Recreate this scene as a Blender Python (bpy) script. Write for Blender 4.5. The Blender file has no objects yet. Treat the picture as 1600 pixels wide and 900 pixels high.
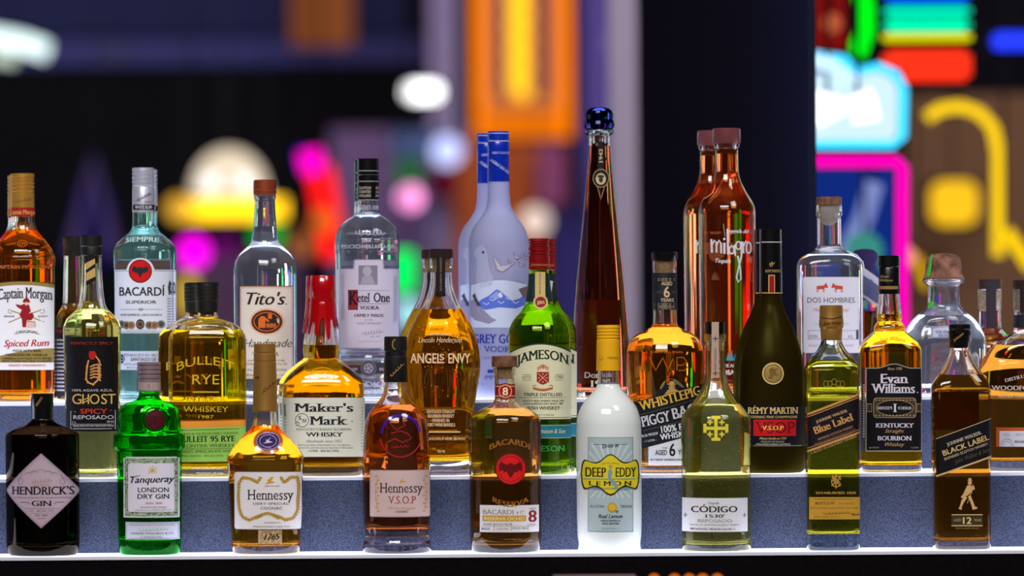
import bpy, bmesh, math, random
from mathutils import Vector, Matrix
from mathutils.geometry import tessellate_polygon
S = bpy.context.scene
COL = S.collection
random.seed(4)

# ------------------------------------------------------------------ camera
F = 8500.0            # focal length in pixels of the 1600x900 frame
D = 7.23              # camera to the front edge of the lowest step
HOR = 470.0           # row of the horizon in the frame
ROLL = 0.007
ZC = (865 - HOR) / (F / D)
cd = bpy.data.cameras.new('camera')
cam = bpy.data.objects.new('camera', cd); COL.objects.link(cam)
cam.location = (0, -D, ZC)
cam.rotation_mode = 'QUATERNION'
cam.rotation_quaternion = (Matrix.Rotation(math.pi / 2, 4, 'X') @ Matrix.Rotation(-ROLL, 4, 'Z')).to_quaternion()
cd.sensor_width = 36; cd.lens = 36 * F / 1600
cd.shift_y = (HOR - 450) / 1600
cd.clip_start = 0.1; cd.clip_end = 200
cd.dof.use_dof = True; cd.dof.focus_distance = D + 0.11
cd.dof.aperture_fstop = (cd.lens / 1000) / 0.05
S.camera = cam

def unroll(px, py):
    dx, dy = px - 800, py - HOR
    return 800 + dx - ROLL * dy, HOR + dy + ROLL * dx

def at(px, py, Y):
    """point of the place seen at a pixel of the photograph, at depth Y"""
    s = F / (D + Y)
    x, y = unroll(px, py)
    return Vector(((x - 800) / s, Y, ZC - (y - HOR) / s))

# ------------------------------------------------------------------ view, world, lights
S.view_settings.view_transform = 'Standard'
S.view_settings.look = 'None'
S.view_settings.gamma = 1
S.view_settings.exposure = 0.12
S.view_settings.use_curve_mapping = False
S.cycles.max_bounces = 28
S.cycles.transmission_bounces = 28
S.cycles.glossy_bounces = 6
S.cycles.diffuse_bounces = 3
S.cycles.transparent_max_bounces = 8
S.cycles.caustics_reflective = False
S.cycles.caustics_refractive = True
S.cycles.blur_glossy = 0.5
S.cycles.sample_clamp_indirect = 4
S.cycles.use_denoising = True
w = bpy.data.worlds.new('world'); S.world = w; w.use_nodes = True
w.node_tree.nodes['Background'].inputs[0].default_value = (0.01, 0.012, 0.03, 1)
w.node_tree.nodes['Background'].inputs[1].default_value = 1.0

def lin(c):
    r = []
    for v in c[:3]:
        v = v / 255
        r.append(v / 12.92 if v <= 0.04045 else ((v + 0.055) / 1.055) ** 2.4)
    return (r[0], r[1], r[2], 1)

def area(name, loc, target, sx, sy, power, col=(1, 1, 1)):
    l = bpy.data.lights.new(name, 'AREA'); l.shape = 'RECTANGLE'; l.size = sx; l.size_y = sy
    l.energy = power; l.color = col
    o = bpy.data.objects.new(name, l); COL.objects.link(o); o.location = loc
    o.rotation_euler = (Vector(target) - Vector(loc)).to_track_quat('-Z', 'Y').to_euler()
    return o
area('ceiling_light', (-0.6, -3.4, 3.0), (0, 0.1, 0.15), 2.6, 1.0, 150, (1.0, 0.97, 0.95))
area('ceiling_light', (1.8, -2.0, 3.2), (0, 0.2, 0.15), 1.2, 1.2, 45, (0.95, 0.95, 1.0))
area('hall_light', (-2.6, 25.0, 4.2), (-2.6, 35, 0.4), 4, 1.5, 260, (0.75, 0.72, 1.0))  # this and the next three are unseen fills added to brighten the hall walls
area('hall_light', (1.2, 25.0, 4.2), (1.2, 34, 0.4), 4, 1.5, 260, (1.0, 0.85, 0.85))
area('hall_light', (3.4, 6.2, 4.2), (3.6, 12, 0.3), 3, 1, 120, (1.0, 0.85, 0.75))
area('hall_light', (0.9, 4.0, 4.2), (1.1, 9, 0.4), 0.5, 0.5, 60, (0.85, 0.8, 1.0))

# ------------------------------------------------------------------ materials
MATS = {}
def pmat(name, col, rough=0.55, metal=0.0, coat=0.0, emit=0.0, trans=0.0, ior=1.45):
    if name in MATS: return MATS[name]
    m = bpy.data.materials.new(name); m.use_nodes = True
    b = m.node_tree.nodes['Principled BSDF']
    c = lin(col)
    b.inputs['Base Color'].default_value = c
    b.inputs['Roughness'].default_value = rough
    b.inputs['Metallic'].default_value = metal
    b.inputs['Coat Weight'].default_value = coat
    b.inputs['IOR'].default_value = ior
    b.inputs['Transmission Weight'].default_value = trans
    if emit:
        b.inputs['Emission Color'].default_value = c
        b.inputs['Emission Strength'].default_value = emit
    m.diffuse_color = c
    MATS[name] = m
    return m

def emat(name, col, strength):
    if name in MATS: return MATS[name]
    m = bpy.data.materials.new(name); m.use_nodes = True
    nt = m.node_tree; nt.nodes.clear()
    e = nt.nodes.new('ShaderNodeEmission'); o = nt.nodes.new('ShaderNodeOutputMaterial')
    e.inputs[0].default_value = lin(col); e.inputs[1].default_value = strength
    nt.links.new(e.outputs[0], o.inputs[0])
    MATS[name] = m
    return m

def glass(name, col=(255, 255, 255), rough=0.0, ior=1.5):
    if name in MATS: return MATS[name]
    m = bpy.data.materials.new(name); m.use_nodes = True
    nt = m.node_tree; nt.nodes.clear()
    g = nt.nodes.new('ShaderNodeBsdfGlass'); o = nt.nodes.new('ShaderNodeOutputMaterial')
    g.inputs['Color'].default_value = lin(col); g.inputs['Roughness'].default_value = rough
    g.inputs['IOR'].default_value = ior
    nt.links.new(g.outputs[0], o.inputs[0])
    MATS[name] = m
    return m

def frosted(name, col, body, mix):
    """etched glass: rough refraction mixed with a soft translucent skin"""
    if name in MATS: return MATS[name]
    m = bpy.data.materials.new(name); m.use_nodes = True
    nt = m.node_tree; nt.nodes.clear()
    g = nt.nodes.new('ShaderNodeBsdfGlass'); o = nt.nodes.new('ShaderNodeOutputMaterial')
    g.inputs['Color'].default_value = lin(col); g.inputs['Roughness'].default_value = 0.35; g.inputs['IOR'].default_value = 1.4
    d = nt.nodes.new('ShaderNodeBsdfDiffuse'); d.inputs[0].default_value = lin(body)
    t = nt.nodes.new('ShaderNodeBsdfTranslucent'); t.inputs[0].default_value = lin(body)
    a = nt.nodes.new('ShaderNodeMixShader'); a.inputs[0].default_value = 0.5
    b = nt.nodes.new('ShaderNodeMixShader'); b.inputs[0].default_value = mix
    nt.links.new(d.outputs[0], a.inputs[1]); nt.links.new(t.outputs[0], a.inputs[2])
    nt.links.new(g.outputs[0], b.inputs[1]); nt.links.new(a.outputs[0], b.inputs[2])
    nt.links.new(b.outputs[0], o.inputs[0])
    MATS[name] = m
    return m

def speckle(name, c1, c2, scale, rough=0.8, detail=2.0, lo=0.35, hi=0.65, metal=0.0):
    if name in MATS: return MATS[name]
    m = bpy.data.materials.new(name); m.use_nodes = True
    nt = m.node_tree; b = nt.nodes['Principled BSDF']
    tc = nt.nodes.new('ShaderNodeTexCoord'); n = nt.nodes.new('ShaderNodeTexNoise'); r = nt.nodes.new('ShaderNodeValToRGB')
    n.inputs['Scale'].default_value = scale; n.inputs['Detail'].default_value = detail
    nt.links.new(tc.outputs['Object'], n.inputs['Vector']); nt.links.new(n.outputs['Fac'], r.inputs[0])
    r.color_ramp.elements[0].color = lin(c1); r.color_ramp.elements[0].position = lo
    r.color_ramp.elements[1].color = lin(c2); r.color_ramp.elements[1].position = hi
    nt.links.new(r.outputs[0], b.inputs['Base Color'])
    b.inputs['Roughness'].default_value = rough; b.inputs['Metallic'].default_value = metal
    if rough > 0.9: b.inputs['Specular IOR Level'].default_value = 0.1
    MATS[name] = m
    return m

def paint(col, rough=0.6, metal=0.0):
    m = pmat('ink_%d_%d_%d%s' % (col[0], col[1], col[2], '_metallic' if metal else ''), col, rough, metal)
    m.node_tree.nodes['Principled BSDF'].inputs['Specular IOR Level'].default_value = 0.2
    return m

# ------------------------------------------------------------------ objects
def tag(o, label=None, cat=None, group=None, kind=None):
    if label: o['label'] = label
    if cat: o['category'] = cat
    if group: o['group'] = group
    if kind: o['kind'] = kind
    return o

def link(name, me, parent=None, mats=()):
    o = bpy.data.objects.new(name, me); COL.objects.link(o)
    for m in mats: me.materials.append(m)
    if parent: o.parent = parent
    return o

def empty(name, loc, label, cat, group=None):
    o = bpy.data.objects.new(name, None); COL.objects.link(o); o.location = loc
    o.empty_display_size = 0.02
    return tag(o, label, cat, group)

def smooth(me, ang=38):
    me.shade_smooth()
    try: me.set_sharp_from_angle(angle=math.radians(ang))
    except Exception: pass

def copy_tree(o, parent=None):
    c = o.copy(); COL.objects.link(c); c.parent = parent
    for ch in [x for x in o.children]: copy_tree(ch, c)
    return c

def boxmesh(name, lo, hi, m, parent=None, bevel=0.0):
    bm = bmesh.new(); bmesh.ops.create_cube(bm, size=1)
    for v in bm.verts:
        v.co = Vector([lo[i] + (v.co[i] + 0.5) * (hi[i] - lo[i]) for i in range(3)])
    if bevel: bmesh.ops.bevel(bm, geom=bm.edges[:], offset=bevel, segments=2, affect='EDGES')
    me = bpy.data.meshes.new(name); bm.to_mesh(me); bm.free()
    return link(name, me, parent, [m])

def tube_bm(bm, pts, r, seg=8, cap=True):
    pts = [Vector(p) for p in pts]; rings = []
    rr = r if isinstance(r, (list, tuple)) else [r] * len(pts)
    up = Vector((0.13, 0.9, 0.21)).normalized()
    for i, p in enumerate(pts):
        t = (pts[min(i + 1, len(pts) - 1)] - pts[max(i - 1, 0)]).normalized()
        a = t.cross(up).normalized(); b = t.cross(a).normalized()
        rings.append([bm.verts.new(p + (a * math.cos(k * 2 * math.pi / seg) + b * math.sin(k * 2 * math.pi / seg)) * rr[i]) for k in range(seg)])
    for i in range(len(rings) - 1):
        for k in range(seg):
            bm.faces.new((rings[i][k], rings[i][(k + 1) % seg], rings[i + 1][(k + 1) % seg], rings[i + 1][k]))
    if cap:
        bm.faces.new(rings[0][::-1]); bm.faces.new(rings[-1])

def finish(bm, name, parent, mats, ang=38, sm=True):
    bmesh.ops.recalc_face_normals(bm, faces=bm.faces[:])
    me = bpy.data.meshes.new(name); bm.to_mesh(me); bm.free()
    if sm: smooth(me, ang)
    return link(name, me, parent, mats)

# ------------------------------------------------------------------ revolved and superelliptic bodies
def pchip(pts):
    """monotone interpolation through (z, r) points sorted by z"""
    n = len(pts); x = [p[0] for p in pts]; y = [p[1] for p in pts]
    h = [max(x[i + 1] - x[i], 1e-9) for i in range(n - 1)]
    d = [(y[i + 1] - y[i]) / h[i] for i in range(n - 1)]
    m = [0.0] * n
    m[0], m[-1] = d[0], d[-1]
    for i in range(1, n - 1):
        if d[i - 1] * d[i] <= 0: m[i] = 0
        else:
            w1 = 2 * h[i] + h[i - 1]; w2 = h[i] + 2 * h[i - 1]
            m[i] = (w1 + w2) / (w1 / d[i - 1] + w2 / d[i])
    def f(z):
        if z <= x[0]: return y[0]
        if z >= x[-1]: return y[-1]
        for i in range(n - 1):
            if z <= x[i + 1]: break
        t = (z - x[i]) / h[i]
        return ((1 + 2 * t) * (1 - t) ** 2 * y[i] + t * (1 - t) ** 2 * h[i] * m[i]
                + t * t * (3 - 2 * t) * y[i + 1] + t * t * (t - 1) * h[i] * m[i + 1])
    return f

def lerp_table(tab, z):
    """tab: (z, a, b...) sorted by z"""
    if z <= tab[0][0]: return tab[0][1:]
    for i in range(len(tab) - 1):
        if z <= tab[i + 1][0]:
            t = (z - tab[i][0]) / max(tab[i + 1][0] - tab[i][0], 1e-9)
            return tuple(tab[i][k] + (tab[i + 1][k] - tab[i][k]) * t for k in range(1, len(tab[i])))
    return tab[-1][1:]

def ring_pts(z, w_, d_, n, seg):
    out = []
    for k in range(seg):
        t = 2 * math.pi * k / seg
        c, s = math.cos(t), math.sin(t)
        out.append((w_ * math.copysign(abs(c) ** (2 / n), c), d_ * math.copysign(abs(s) ** (2 / n), s), z))
    return out

def rings_bm(bm, rings, close_ends=True, loop=False):
    vs = [[bm.verts.new(p) for p in r] for r in rings]
    n = len(rings[0])
    rng = range(len(vs)) if loop else range(len(vs) - 1)
    for i in rng:
        a, b = vs[i], vs[(i + 1) % len(vs)]
        for k in range(n):
            bm.faces.new((a[k], a[(k + 1) % n], b[(k + 1) % n], b[k]))
    if close_ends and not loop:
        bm.faces.new(vs[0][::-1]); bm.faces.new(vs[-1])
    return vs

def lathe(name, parent, prof, m, seg=40, dr=1.0, n=2.0, dx=0.0, dy=0.0, ang=38):
    """closed solid from a list of (z, r)"""
    bm = bmesh.new()
    rings = [[(x + dx, y + dy, z) for x, y, z in ring_pts(zz, max(r, 1e-4), max(r * dr, 1e-4), n, seg)] for zz, r in prof]
    rings_bm(bm, rings)
    return finish(bm, name, parent, [m], ang)

# ------------------------------------------------------------------ text
STY = {  # xscale, outline offset, shear, serif, shifted copies that thicken the strokes
    'sans': (1.0, 0.0, 0.0, 0, [(0, 0)]), 'light': (1.0, -0.014, 0.0, 0, [(0, 0)]),
    'bold': (1.0, 0.0, 0.0, 0, [(-0.02, -0.010), (0.02, -0.010), (-0.02, 0.010), (0.02, 0.010)]),
    'serif': (0.95, -0.010, 0.0, 1, [(-0.012, 0), (0.012, 0)]),
    'serifb': (0.95, -0.006, 0.0, 1, [(-0.036, 0), (-0.003, 0), (0.03, 0)]),
    'script': (0.85, -0.010, 0.38, 0, [(-0.01, 0), (0.01, 0)]), 'scriptb': (0.85, -0.004, 0.32, 0, [(-0.03, 0), (0.0, 0), (0.03, 0)])}
TCACHE = {}
def text_mesh(s, style):
    key = (s, style)
    if key in TCACHE: return TCACHE[key]
    xs, off, shear, serif, cps = STY[style]
    c = bpy.data.curves.new('lettering', 'FONT'); c.body = s; c.resolution_u = 3; c.fill_mode = 'FRONT'
    c.offset = off
    o = bpy.data.objects.new('lettering', c); COL.objects.link(o)
    dg = bpy.context.evaluated_depsgraph_get(); dg.update()
    me = bpy.data.meshes.new_from_object(o.evaluated_get(dg))
    V = [(v.co.x, v.co.y) for v in me.vertices]; P = [tuple(p.vertices) for p in me.polygons]
    sv = []; sp = []
    if serif:
        cnt = {}
        for p in P:
            for i in range(len(p)):
                e = tuple(sorted((p[i], p[(i + 1) % len(p)]))); cnt[e] = cnt.get(e, 0) + 1
        for (a, b), k in cnt.items():
            if k != 1: continue
            (x0, y0), (x1, y1) = V[a], V[b]
            if abs(y0 - y1) > 0.004: continue
            x0, x1 = min(x0, x1), max(x0, x1); L = x1 - x0
            if not (0.04 < L < 0.16): continue
            lv = None
            for q, sg in ((0 - off, 1), (0.682 + off, -1), (0.51 + off, -1), (0.45 + off, -1)):
                if abs(y0 - q) < 0.03: lv = (y0, sg)
            if lv is None: continue
            t = 0.05; e = 0.07 + abs(cps[0][0])
            ya, yb = lv[0], lv[0] + lv[1] * t
            n = len(sv)
            sv += [(x0 - e, ya), (x1 + e, ya), (x1 + e, yb), (x0 - e, yb)]
            sp.append((n, n + 1, n + 2, n + 3))
    lay = [([((x + dx + shear * y) * xs, y + dy) for x, y in V], P) for dx, dy in cps]
    if sv: lay.append(([((x + shear * y) * xs, y) for x, y in sv], sp))
    cu = o.data
    bpy.data.objects.remove(o); bpy.data.curves.remove(cu); bpy.data.meshes.remove(me)
    TCACHE[key] = lay
    return lay

# ------------------------------------------------------------------ decals lying on a surface
class Decal:
    """printing laid on a bottle; all coordinates are pixels of the photograph"""
    def __init__(self, b, name, base=0.0003, surf=None, back=False, parent=None):
        self.b = b; self.name = name; self.base = base; self.surf = surf or b.surf
        self.V = []; self.P = []; self.M = []; self.mats = []; self.back = back
        self.parent = parent or b.root
    def mi(self, col):
        m = col if isinstance(col, bpy.types.Material) else paint(col)
        if m not in self.mats: self.mats.append(m)
        return self.mats.index(m)
    def pt(self, px, py, lv):
        u, z = self.b.loc(px, py)
        x, y = self.surf(u, z, self.base + lv * 0.00016)
        return (x, -y if self.back else y, z)
    def split(self, V, P, lim=5.0):
        """cut wide faces so that they follow the curve of the glass"""
        V = list(V); out = []; mid = {}
        todo = []
        for p in P:
            L = max(math.dist(V[p[i]], V[p[(i + 1) % len(p)]]) for i in range(len(p)))
            if L <= lim: out.append(tuple(p))
            else: todo += [(p[0], p[i], p[i + 1]) for i in range(1, len(p) - 1)]
        while todo:
            t = todo.pop()
            e = [math.dist(V[t[i]], V[t[(i + 1) % 3]]) for i in range(3)]; m = e.index(max(e))
            if e[m] <= lim: out.append(t); continue
            a, b, c = t[m], t[(m + 1) % 3], t[(m + 2) % 3]; key = (min(a, b), max(a, b))
            if key not in mid:
                mid[key] = len(V); V.append(((V[a][0] + V[b][0]) / 2, (V[a][1] + V[b][1]) / 2))
            q = mid[key]; todo += [(a, q, c), (q, b, c)]
        return V, out
    def add(self, V, P, col, lv, cut=False):
        if cut: V, P = self.split(V, P)
        n = len(self.V); k = self.mi(col)
        self.V += [self.pt(x, y, lv) for x, y in V]
        for p in P: self.P.append(tuple(n + i for i in p)); self.M.append(k)
    def sheet(self, col, x0, x1, ytop, ybot, lv=0, nx=None, ny=None):
        """area between two curves y(x)"""
        ft = ytop if callable(ytop) else (lambda x: ytop)
        fb = ybot if callable(ybot) else (lambda x: ybot)
        nx = nx or max(2, int((x1 - x0) / 2.5)); ny = ny or 6
        if not callable(ytop) and not callable(ybot): ny = max(1, int((ybot - ytop) / 5))
        V = []; P = []
        for i in range(nx + 1):
            x = (x0 + x1) / 2 - (x1 - x0) / 2 * math.cos(math.pi * i / nx)
            x = 0.5 * x + 0.5 * (x0 + (x1 - x0) * i / nx)
            a, c = ft(x), fb(x)
            for j in range(ny + 1): V.append((x, a + (c - a) * j / ny))
        for i in range(nx):
            for j in range(ny):
                q = i * (ny + 1) + j
                P.append((q, q + 1, q + ny + 2, q + ny + 1))
        self.add(V, P, col, lv)
    def rect(self, col, x0, y0, x1, y1, lv=0): self.sheet(col, x0, x1, y0, y1, lv)
    def rrect(self, col, x0, y0, x1, y1, r, lv=0):
        def e(x):
            d = max(r - (x - x0), r - (x1 - x), 0)
            return r - math.sqrt(max(r * r - d * d, 0))
        self.sheet(col, x0, x1, lambda x: y0 + e(x), lambda x: y1 - e(x), lv, nx=max(14, int((x1 - x0) / 2)), ny=max(3, int((y1 - y0) / 5)))
    def frame(self, col, x0, y0, x1, y1, t, lv=1):
        self.rect(col, x0, y0, x1, y0 + t, lv); self.rect(col, x0, y1 - t, x1, y1, lv)
        self.rect(col, x0, y0 + t, x0 + t, y1 - t, lv); self.rect(col, x1 - t, y0 + t, x1, y1 - t, lv)
    def disc(self, col, cx, cy, rx, ry=None, lv=0, seg=28):
        ry = ry or rx; V = [(cx, cy)]; P = []
        for q, f in enumerate((0.5, 1.0)):
            for k in range(seg):
                a = 2 * math.pi * k / seg
                V.append((cx + rx * f * math.cos(a), cy + ry * f * math.sin(a)))
        for k in range(seg):
            k2 = (k + 1) % seg
            P.append((0, 1 + k2, 1 + k)); P.append((1 + k, 1 + k2, 1 + seg + k2, 1 + seg + k))
        self.add(V, P, col, lv)
    def ring(self, col, cx, cy, rx, t, ry=None, lv=0, a0=0, a1=360, seg=36):
        ry = ry or rx; V = []; P = []
        for k in range(seg + 1):
            a = math.radians(a0 + (a1 - a0) * k / seg)
            V.append((cx + rx * math.cos(a), cy + ry * math.sin(a)))
            V.append((cx + (rx - t) * math.cos(a), cy + (ry - t) * math.sin(a)))
        for k in range(seg): P.append((2 * k, 2 * k + 1, 2 * k + 3, 2 * k + 2))
        self.add(V, P, col, lv)
    def poly(self, col, pts, lv=0):
        tr = tessellate_polygon([[Vector((x, y, 0)) for x, y in pts]])
        self.add(pts, [tuple(t) for t in tr], col, lv, True)
    def line(self, col, pts, t, lv=1):
        V = []; P = []; out = []
        for a, b in zip(pts[:-1], pts[1:]):
            L = math.hypot(b[0] - a[0], b[1] - a[1]); m = max(1, int(L / 6))
            for i in range(m): out.append((a[0] + (b[0] - a[0]) * i / m, a[1] + (b[1] - a[1]) * i / m))
        out.append(pts[-1])
        for i, p in enumerate(out):
            q, r = out[max(i - 1, 0)], out[min(i + 1, len(out) - 1)]
            dx, dy = r[0] - q[0], r[1] - q[1]; L = math.hypot(dx, dy) or 1
            V.append((p[0] - dy / L * t / 2, p[1] + dx / L * t / 2)); V.append((p[0] + dy / L * t / 2, p[1] - dx / L * t / 2))
        for i in range(len(out) - 1): P.append((2 * i, 2 * i + 1, 2 * i + 3, 2 * i + 2))
        self.add(V, P, col, lv)
    def text(self, col, s, xc, yb, h, w=None, style='sans', lv=1, rot=0.0, arc=0.0, vert=False):
        """s centred on xc, standing on yb, capitals h tall, w wide; arc lifts the middle; rot in degrees"""
        lay = text_mesh(s, style)
        V = [v for l in lay for v in l[0]]
        if not V: return
        k = h / 0.682; x0 = min(v[0] for v in V); x1 = max(v[0] for v in V); L = x1 - x0 or 1
        kx = (w / L) if w else k
        ca, sa = math.cos(math.radians(rot)), math.sin(math.radians(rot))
        for i, (V, P) in enumerate(lay):
            out = []
            for x, y in V:
                a = (x - (x0 + x1) / 2) * kx; b = y * k
                if arc: b += arc * (1 - (2 * a / (L * kx)) ** 2)
                if vert: a, b = -b + h / 2, a
                out.append((xc + a * ca - b * sa, yb - a * sa - b * ca))
            self.add(out, P, col, lv + 0.14 * i, h > 5)
    def scribble(self, col, x0, y0, x1, y1, h, t=0.8, waves=9, lv=1, seed=1):
        r = random.Random(seed); pts = []
        n = waves * 7
        for i in range(n + 1):
            f = i / n; a = f * waves * 2 * math.pi
            k = h * (0.45 + 0.55 * abs(math.sin(i // 7 * 1.7 + seed)))
            pts.append((x0 + (x1 - x0) * f + 0.35 * h * math.cos(a) * 0.7, y0 + (y1 - y0) * f - k * 0.5 * math.sin(a)))
        self.line(col, pts, t, lv)
    def build(self):
        me = bpy.data.meshes.new(self.name); me.from_pydata(self.V, [], self.P)
        o = link(self.name, me, self.parent, self.mats)
        for i, p in enumerate(me.polygons): p.material_index = self.M[i]
        return o

# ------------------------------------------------------------------ bottles
TIER = {1: (0.0, 0.0), 2: (0.10, ZC - (743 - HOR) / (F / (D + 0.10))), 3: (0.275, ZC - (623.5 - HOR) / (F / (D + 0.275)))}

class Bottle:
    def __init__(self, name, label, cx, tier, Y, prof, shape=((0, 1.0, 2.0),), fill=None, glassm=None, liquid=None,
                 base=9, wall=2.4, cat=None, group=None, seg=72, cavity=True, ang=38):
        self.s = s = F / (D + Y); self.tier = tier; self.Y = Y
        self.z0 = TIER[tier][1]
        self.base_py = HOR + (ZC - self.z0) * s          # unrolled row of the base
        bx = unroll(cx, self.base_py - 60)[0]
        self.cxu = bx
        self.root = empty(name, ((bx - 800) / s, Y, self.z0), label, cat or name.split('_')[-1], group or 'bottles on the %s step' % ('', 'front', 'middle', 'back')[tier])
        P = []
        for py, hw in prof:
            yy = unroll(cx, py)[1]
            P.append(((self.base_py - yy) / s, hw / s))
        P = sorted(P); P = [p for p in P if p[0] > 0.0005]
        P = [(0.0, P[0][1] if len(P) < 2 else prof[-1][1] / s)] + P
        self.P = P; self.top = P[-1][0]
        self.f = pchip(P)
        tab = sorted(((self.base_py - unroll(cx, a[0])[1]) / s if a[0] else 0.0, a[1], a[2]) for a in shape)
        self.tab = tab
        self.wall = wall / s; self.bt = base / s
        zs = set(p[0] for p in P); n = int(self.top * s / 3)
        for i in range(n + 1): zs.add(self.top * i / n)
        zs = sorted(zs); zz = [zs[0]]
        for z in zs[1:]:
            if z - zz[-1] > 0.5 / s: zz.append(z)
        self.zz = zz
        r0 = 0.0035
        def outer(z):
            h = self.f(z)
            if z < r0: h -= (r0 - math.sqrt(max(r0 * r0 - (r0 - z) ** 2, 0))) * 0.8
            return h
        self.outer = outer
        def rad(z, hw): dr, n_ = lerp_table(tab, z); return ring_pts(z, hw, hw * dr, n_, seg)
        bm = bmesh.new(); rings = []
        for z in [0.0, 0.0006, 0.0015] + [q for q in zz if q > 0.0016]: rings.append(rad(z, outer(z)))
        if cavity:
            inner = self.inner_rings(0.0, self.top, seg)
            rings += inner[::-1]
            rings_bm(bm, rings)
        else: rings_bm(bm, rings)
        self.glass = finish(bm, 'glass', self.root, [glassm], ang)
        if liquid is not None:
            zf = (self.base_py - unroll(cx, fill)[1]) / s
            bm = bmesh.new(); rings_bm(bm, self.inner_rings(0.00012, zf, seg))
            self.liq = finish(bm, 'liquid', self.root, [liquid], ang)
        self.cx = cx
    def ih(self, z):
        return min(self.f(z), self.f(min(z + self.wall, self.top)), self.f(max(z - self.wall, 0))) - self.wall
    def inner_rings(self, grow, ztop, seg):
        r = min(0.006, self.bt); zs = [self.bt + r * (1 - math.cos(math.radians(a))) for a in (0, 20, 45, 65, 90)]
        zs += [z for z in self.zz if zs[-1] + 0.0008 < z < ztop - 0.0004] + [ztop]
        out = []
        for i, z in enumerate(zs):
            h = self.ih(z)
            if z < self.bt + r: h -= r - math.sqrt(max(r * r - (r - (z - self.bt)) ** 2, 0))
            if i == 0: h = max(self.ih(z) - r, 0.001)
            dr, n_ = lerp_table(self.tab, z)
            # keep the wall even in depth too
            d_ = self.f(z) * dr - (self.f(z) - h)
            out.append(ring_pts(z - (grow if i == 0 else 0), h + grow, max(d_, 0.001) + grow, n_, seg))
        return out
    def loc(self, px, py):
        x, y = unroll(px, py)
        return (x - self.cxu) / self.s, (self.base_py - y) / self.s
    def z(self, py): return self.loc(self.cx, py)[1]
    def surf(self, u, z, off):
        h = self.f(z) + off; dr, n_ = lerp_table(self.tab, z)
        d_ = self.f(z) * dr + off
        q = min(abs(u) / h, 0.9985)
        return math.copysign(q * h, u), -d_ * (1 - q ** n_) ** (1 / n_)
    def cyl(self, hw):
        R = hw / self.s
        def f(u, z, off):
            h = R + off; q = min(abs(u) / h, 0.999)
            return math.copysign(q * h, u), -h * math.sqrt(1 - q * q)
        return f
    def turn(self, name, prof, m, seg=44, dr=1.0, n=2.0, parent=None, ang=30):
        """solid of revolution from (row, half width) pixel pairs"""
        pr = [(self.z(py), hw / self.s) for py, hw in prof]
        pr = sorted(pr, key=lambda p: p[0])
        # keep the given order (top to bottom reversed) so vertical steps stay crisp
        pr = [(self.z(py), hw / self.s) for py, hw in prof][::-1]
        return lathe(name, parent or self.root, pr, m, seg, dr, n, ang=ang)
    def wrap(self, name, y0, y1, m, off=0.0004, parent=None, t=0.0003):
        """band running right round the bottle"""
        za, zb = self.z(y1), self.z(y0); n = max(2, int((zb - za) * self.s / 4)); outer = []; inner = []
        for i in range(n + 1):
            z = za + (zb - za) * i / n; dr, n_ = lerp_table(self.tab, z); h = self.f(z)
            outer.append(ring_pts(z, h + off + t, h * dr + off + t, n_, 56))
            inner.append(ring_pts(z, h + off, h * dr + off, n_, 56))
        bm = bmesh.new(); rings_bm(bm, outer + inner[::-1], loop=True)
        return finish(bm, name, parent or self.root, [m])

def behind(b, dx_px, Y, label, tier=None, cx_to=None):
    """a second bottle of the same kind, standing behind the first"""
    c = copy_tree(b.root)
    s = F / (D + Y)
    x = (unroll(b.cx + dx_px, b.base_py - 60)[0] - 800) / s
    c.location = (x, Y, b.z0)
    c['label'] = label
    return c

# ================================================================== the hall
FLOOR = -1.15
CEIL = 4.6
def wallbox(name, lo, hi, m):
    o = boxmesh(name, lo, hi, m); tag(o, kind='structure'); return o
M_dark = pmat('dark_hall_paint', (18, 18, 34), 0.9)
M_carpet = speckle('hall_carpet', (20, 16, 34), (52, 30, 48), 6.0, 0.95)
M_ceil = pmat('ceiling_paint', (16, 16, 24), 0.9)
wallbox('floor', (-15, -12, FLOOR - 0.1), (15, 40, FLOOR), M_carpet)
wallbox('ceiling', (-15, -12, CEIL), (15, 40, CEIL + 0.1), M_ceil)
wallbox('wall_back', (-15, 38, FLOOR), (15, 38.2, CEIL), M_dark)
wallbox('wall_front', (-15, -12.2, FLOOR), (15, -12, CEIL), M_dark)
wallbox('wall_left', (-15.2, -12, FLOOR), (-15, 40, CEIL), M_dark)
wallbox('wall_right', (15, -12, FLOOR), (15.2, 40, CEIL), M_dark)

# soffit band and purple columns of the far wall
def pxbox(name, x0, y0, x1, y1, Y, depth, m, kind=None, parent=None):
    a, b = at(x0, y1, Y), at(x1, y0, Y)
    o = boxmesh(name, (a.x, Y, a.z), (b.x, Y + depth, b.z), m, parent)
    if kind: tag(o, kind=kind)
    return o
M_navy = pmat('navy_wall_panel', (48, 56, 104), 0.8)
M_band = pmat('blue_violet_panel', (92, 94, 165), 0.8)
M_lilac = pmat('lilac_column', (190, 175, 215), 0.7)
M_black = pmat('black_bulkhead', (6, 6, 10), 0.9)
pxbox('wall_upper', -400, -260, 640, 60, 36, 1.0, M_navy, 'structure')
pxbox('trim_1', -400, 60, 660, 104, 35.6, 1.4, M_band, 'structure')
pxbox('wall_lower', -400, 104, 640, 700, 35.8, 1.2, M_black, 'structure')
pxbox('column', 678, -300, 712, 900, 33.5, 0.4, M_lilac, 'structure')

def hanger(root, y, x, z):
    """thin rod from the fitting up to the ceiling"""
    bm = bmesh.new(); tube_bm(bm, [(x, y, z), (x, y, CEIL - root.location.z)], 0.004, 6)
    finish(bm, 'hanger', root, [M_black])

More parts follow.
